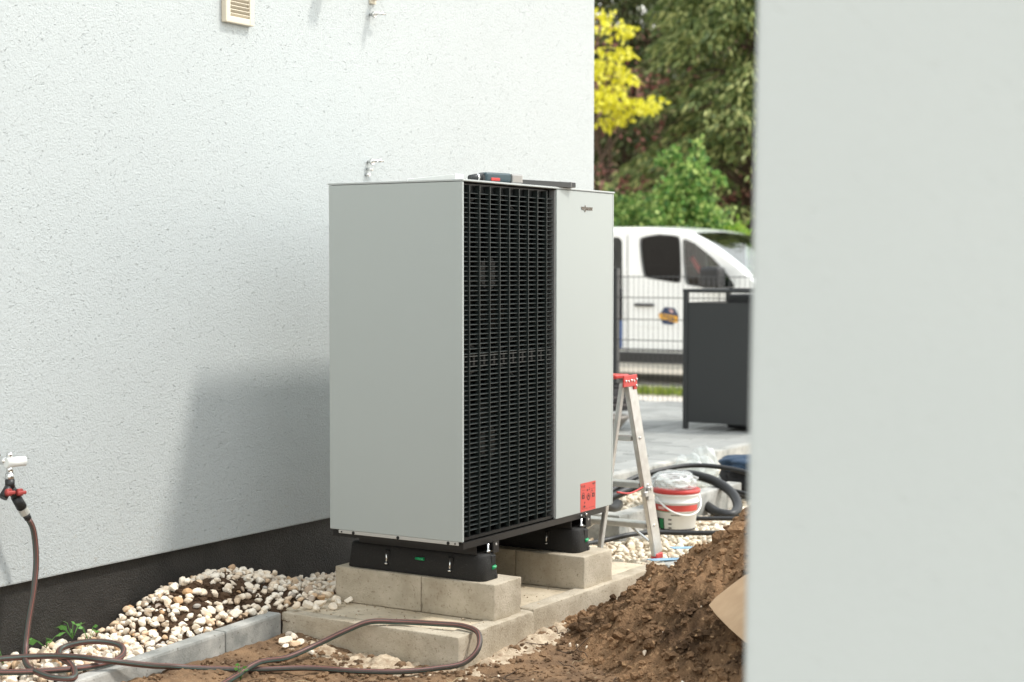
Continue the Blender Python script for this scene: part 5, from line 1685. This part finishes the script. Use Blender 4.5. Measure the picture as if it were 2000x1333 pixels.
# sight strip at 27 m runs from about (19.0, 9.8) to (20.4, 7.5)
conifer((21.6, 8.2, ZG), 10.5, 3.0, 430, 'tall drooping conifer right behind the van cab', 'leaf_con', 1, 150)
conifer((24.2, 12.0, ZG), 14.0, 3.4, 900, 'dark conifer behind the golden maple', 'leaf_dark', 2, 70)
conifer((26.5, 9.2, ZG), 15.0, 3.8, 460, 'far conifer filling the gap between the front conifers', 'leaf_dark', 4, 70)
conifer((25.2, 16.4, ZG), 14.0, 3.2, 300, 'conifer hidden mostly behind the house corner', 'leaf_dark', 5, 50)
conifer((30.5, 11.8, ZG), 17.0, 4.4, 460, 'farthest conifer, showing only as dark gaps behind the maple', 'leaf_dark', 6, 70)
broadleaf('copper_tree', (20.6, 10.2, ZG), 6.5, [((20.9, 10.0, 3.1), (1.1, 1.0, 0.5)), ((20.6, 10.4, 4.3), (1.2, 1.3, 0.9)), ((20.4, 11.0, 5.6), (1.0, 1.2, 0.8)), ((20.9, 9.0, 2.9), (0.9, 0.8, 0.4)), ((21.0, 8.2, 2.8), (0.7, 0.6, 0.4))],
          1200, 0.11, 'leaf_cop', 'copper-leaved tree glimpsed between conifer and golden maple', 'tree', 0.10, None, 11)
broadleaf('golden_maple', (18.2, 10.3, ZG), 6, [((18.2, 9.45, 4.60), (0.45, 0.45, 0.24)), ((18.2, 9.15, 4.35), (0.4, 0.38, 0.17)), ((18.2, 8.95, 3.98), (0.40, 0.42, 0.13)), ((18.2, 8.62, 4.02), (0.35, 0.26, 0.12)),
          ((18.2, 9.25, 3.80), (0.35, 0.36, 0.13)), ((18.2, 8.95, 4.85), (0.3, 0.22, 0.10)), ((18.2, 9.55, 4.15), (0.35, 0.35, 0.15)), ((18.2, 9.05, 5.20), (0.3, 0.26, 0.10)), ((18.2, 10.4, 4.8), (0.7, 0.7, 0.5)), ((18.2, 9.65, 5.45), (0.35, 0.35, 0.12))],
          1900, 0.11, 'leaf_yel', 'golden yellow maple branches reaching out from behind the house corner', 'tree', 0.05, None, 12, 0.35, 0.34)
broadleaf('green_shrub', (17.2, 7.40, ZG), 3, [((17.2, 7.40, 1.8), (0.6, 0.50, 0.6)), ((17.2, 7.55, 2.60), (0.32, 0.26, 0.45)), ((17.2, 7.20, 2.60), (0.30, 0.22, 0.50)), ((17.2, 6.95, 2.30), (0.30, 0.25, 0.40)), ((17.1, 6.85, 1.8), (0.45, 0.35, 0.5)), ((17.2, 7.52, 3.05), (0.10, 0.10, 0.25)), ((17.2, 7.16, 3.08), (0.09, 0.09, 0.24)), ((17.2, 6.85, 2.75), (0.08, 0.08, 0.2))],
          5600, 0.085, 'leaf_green', 'fresh green upright shrub behind the van roof', 'shrub', 0.03, None, 13)
broadleaf('green_shrub', (17.8, 8.6, ZG), 2.4, [((17.8, 8.6, 1.7), (0.7, 0.65, 0.65)), ((17.7, 8.05, 1.9), (0.5, 0.45, 0.55)), ((17.9, 9.2, 1.8), (0.7, 0.6, 0.7)), ((17.8, 8.35, 2.3), (0.4, 0.35, 0.35)), ((17.8, 8.9, 2.25), (0.4, 0.4, 0.3))],
          5600, 0.08, 'leaf_hedge', 'dark green bushy shrub left of the upright shrub', 'shrub', 0.03, None, 14)
broadleaf('green_shrub', (17.0, 6.15, ZG), 2.0, [((17.0, 6.15, 1.25), (0.6, 0.5, 0.55)), ((17.0, 5.75, 1.45), (0.4, 0.35, 0.35)), ((17.0, 6.45, 1.65), (0.35, 0.3, 0.40))],
          3600, 0.08, 'leaf_lime', 'lime green shrub behind the windscreen of the van', 'shrub', 0.03, None, 15)
broadleaf('green_shrub', (17.6, 5.0, ZG), 2.0, [((17.6, 5.0, 1.1), (0.7, 0.6, 0.6)), ((17.6, 4.4, 1.0), (0.6, 0.6, 0.6))],
          2400, 0.08, 'leaf_hedge', 'low green shrub beside the garage corner behind the van', 'shrub', 0.03, None, 16)

# house glimpsed through the foliage
nb_ = empty('far_house', (34.0, 15.0, ZG), 'ochre house with brown roof glimpsed through the trees', 'house')
box('wall', MT['facade'], nb_, 33.0, 41.0, 9.0, 22.0, ZG, 4.6)
m = MB()
m.poly([(32.6, 8.6, 4.6), (32.6, 22.4, 4.6), (37.0, 22.4, 8.2), (37.0, 8.6, 8.2)], ext=(0.1, 0, 0.12))
m.poly([(41.4, 8.6, 4.6), (37.0, 8.6, 8.2), (37.0, 22.4, 8.2), (41.4, 22.4, 4.6)], ext=(0.1, 0, 0.12))
m.build('roof', MT['rooftile'], nb_)
for y in (10.2, 12.4, 14.6, 16.8, 19.0):
    f_ = box('window', MT['white_plastic'], nb_, 32.94, 33.02, y, y + 1.1, 1.3, 2.7)
    box('pane', MT['glass'], f_, 32.92, 32.935, y + 0.08, y + 1.02, 1.38, 2.62)
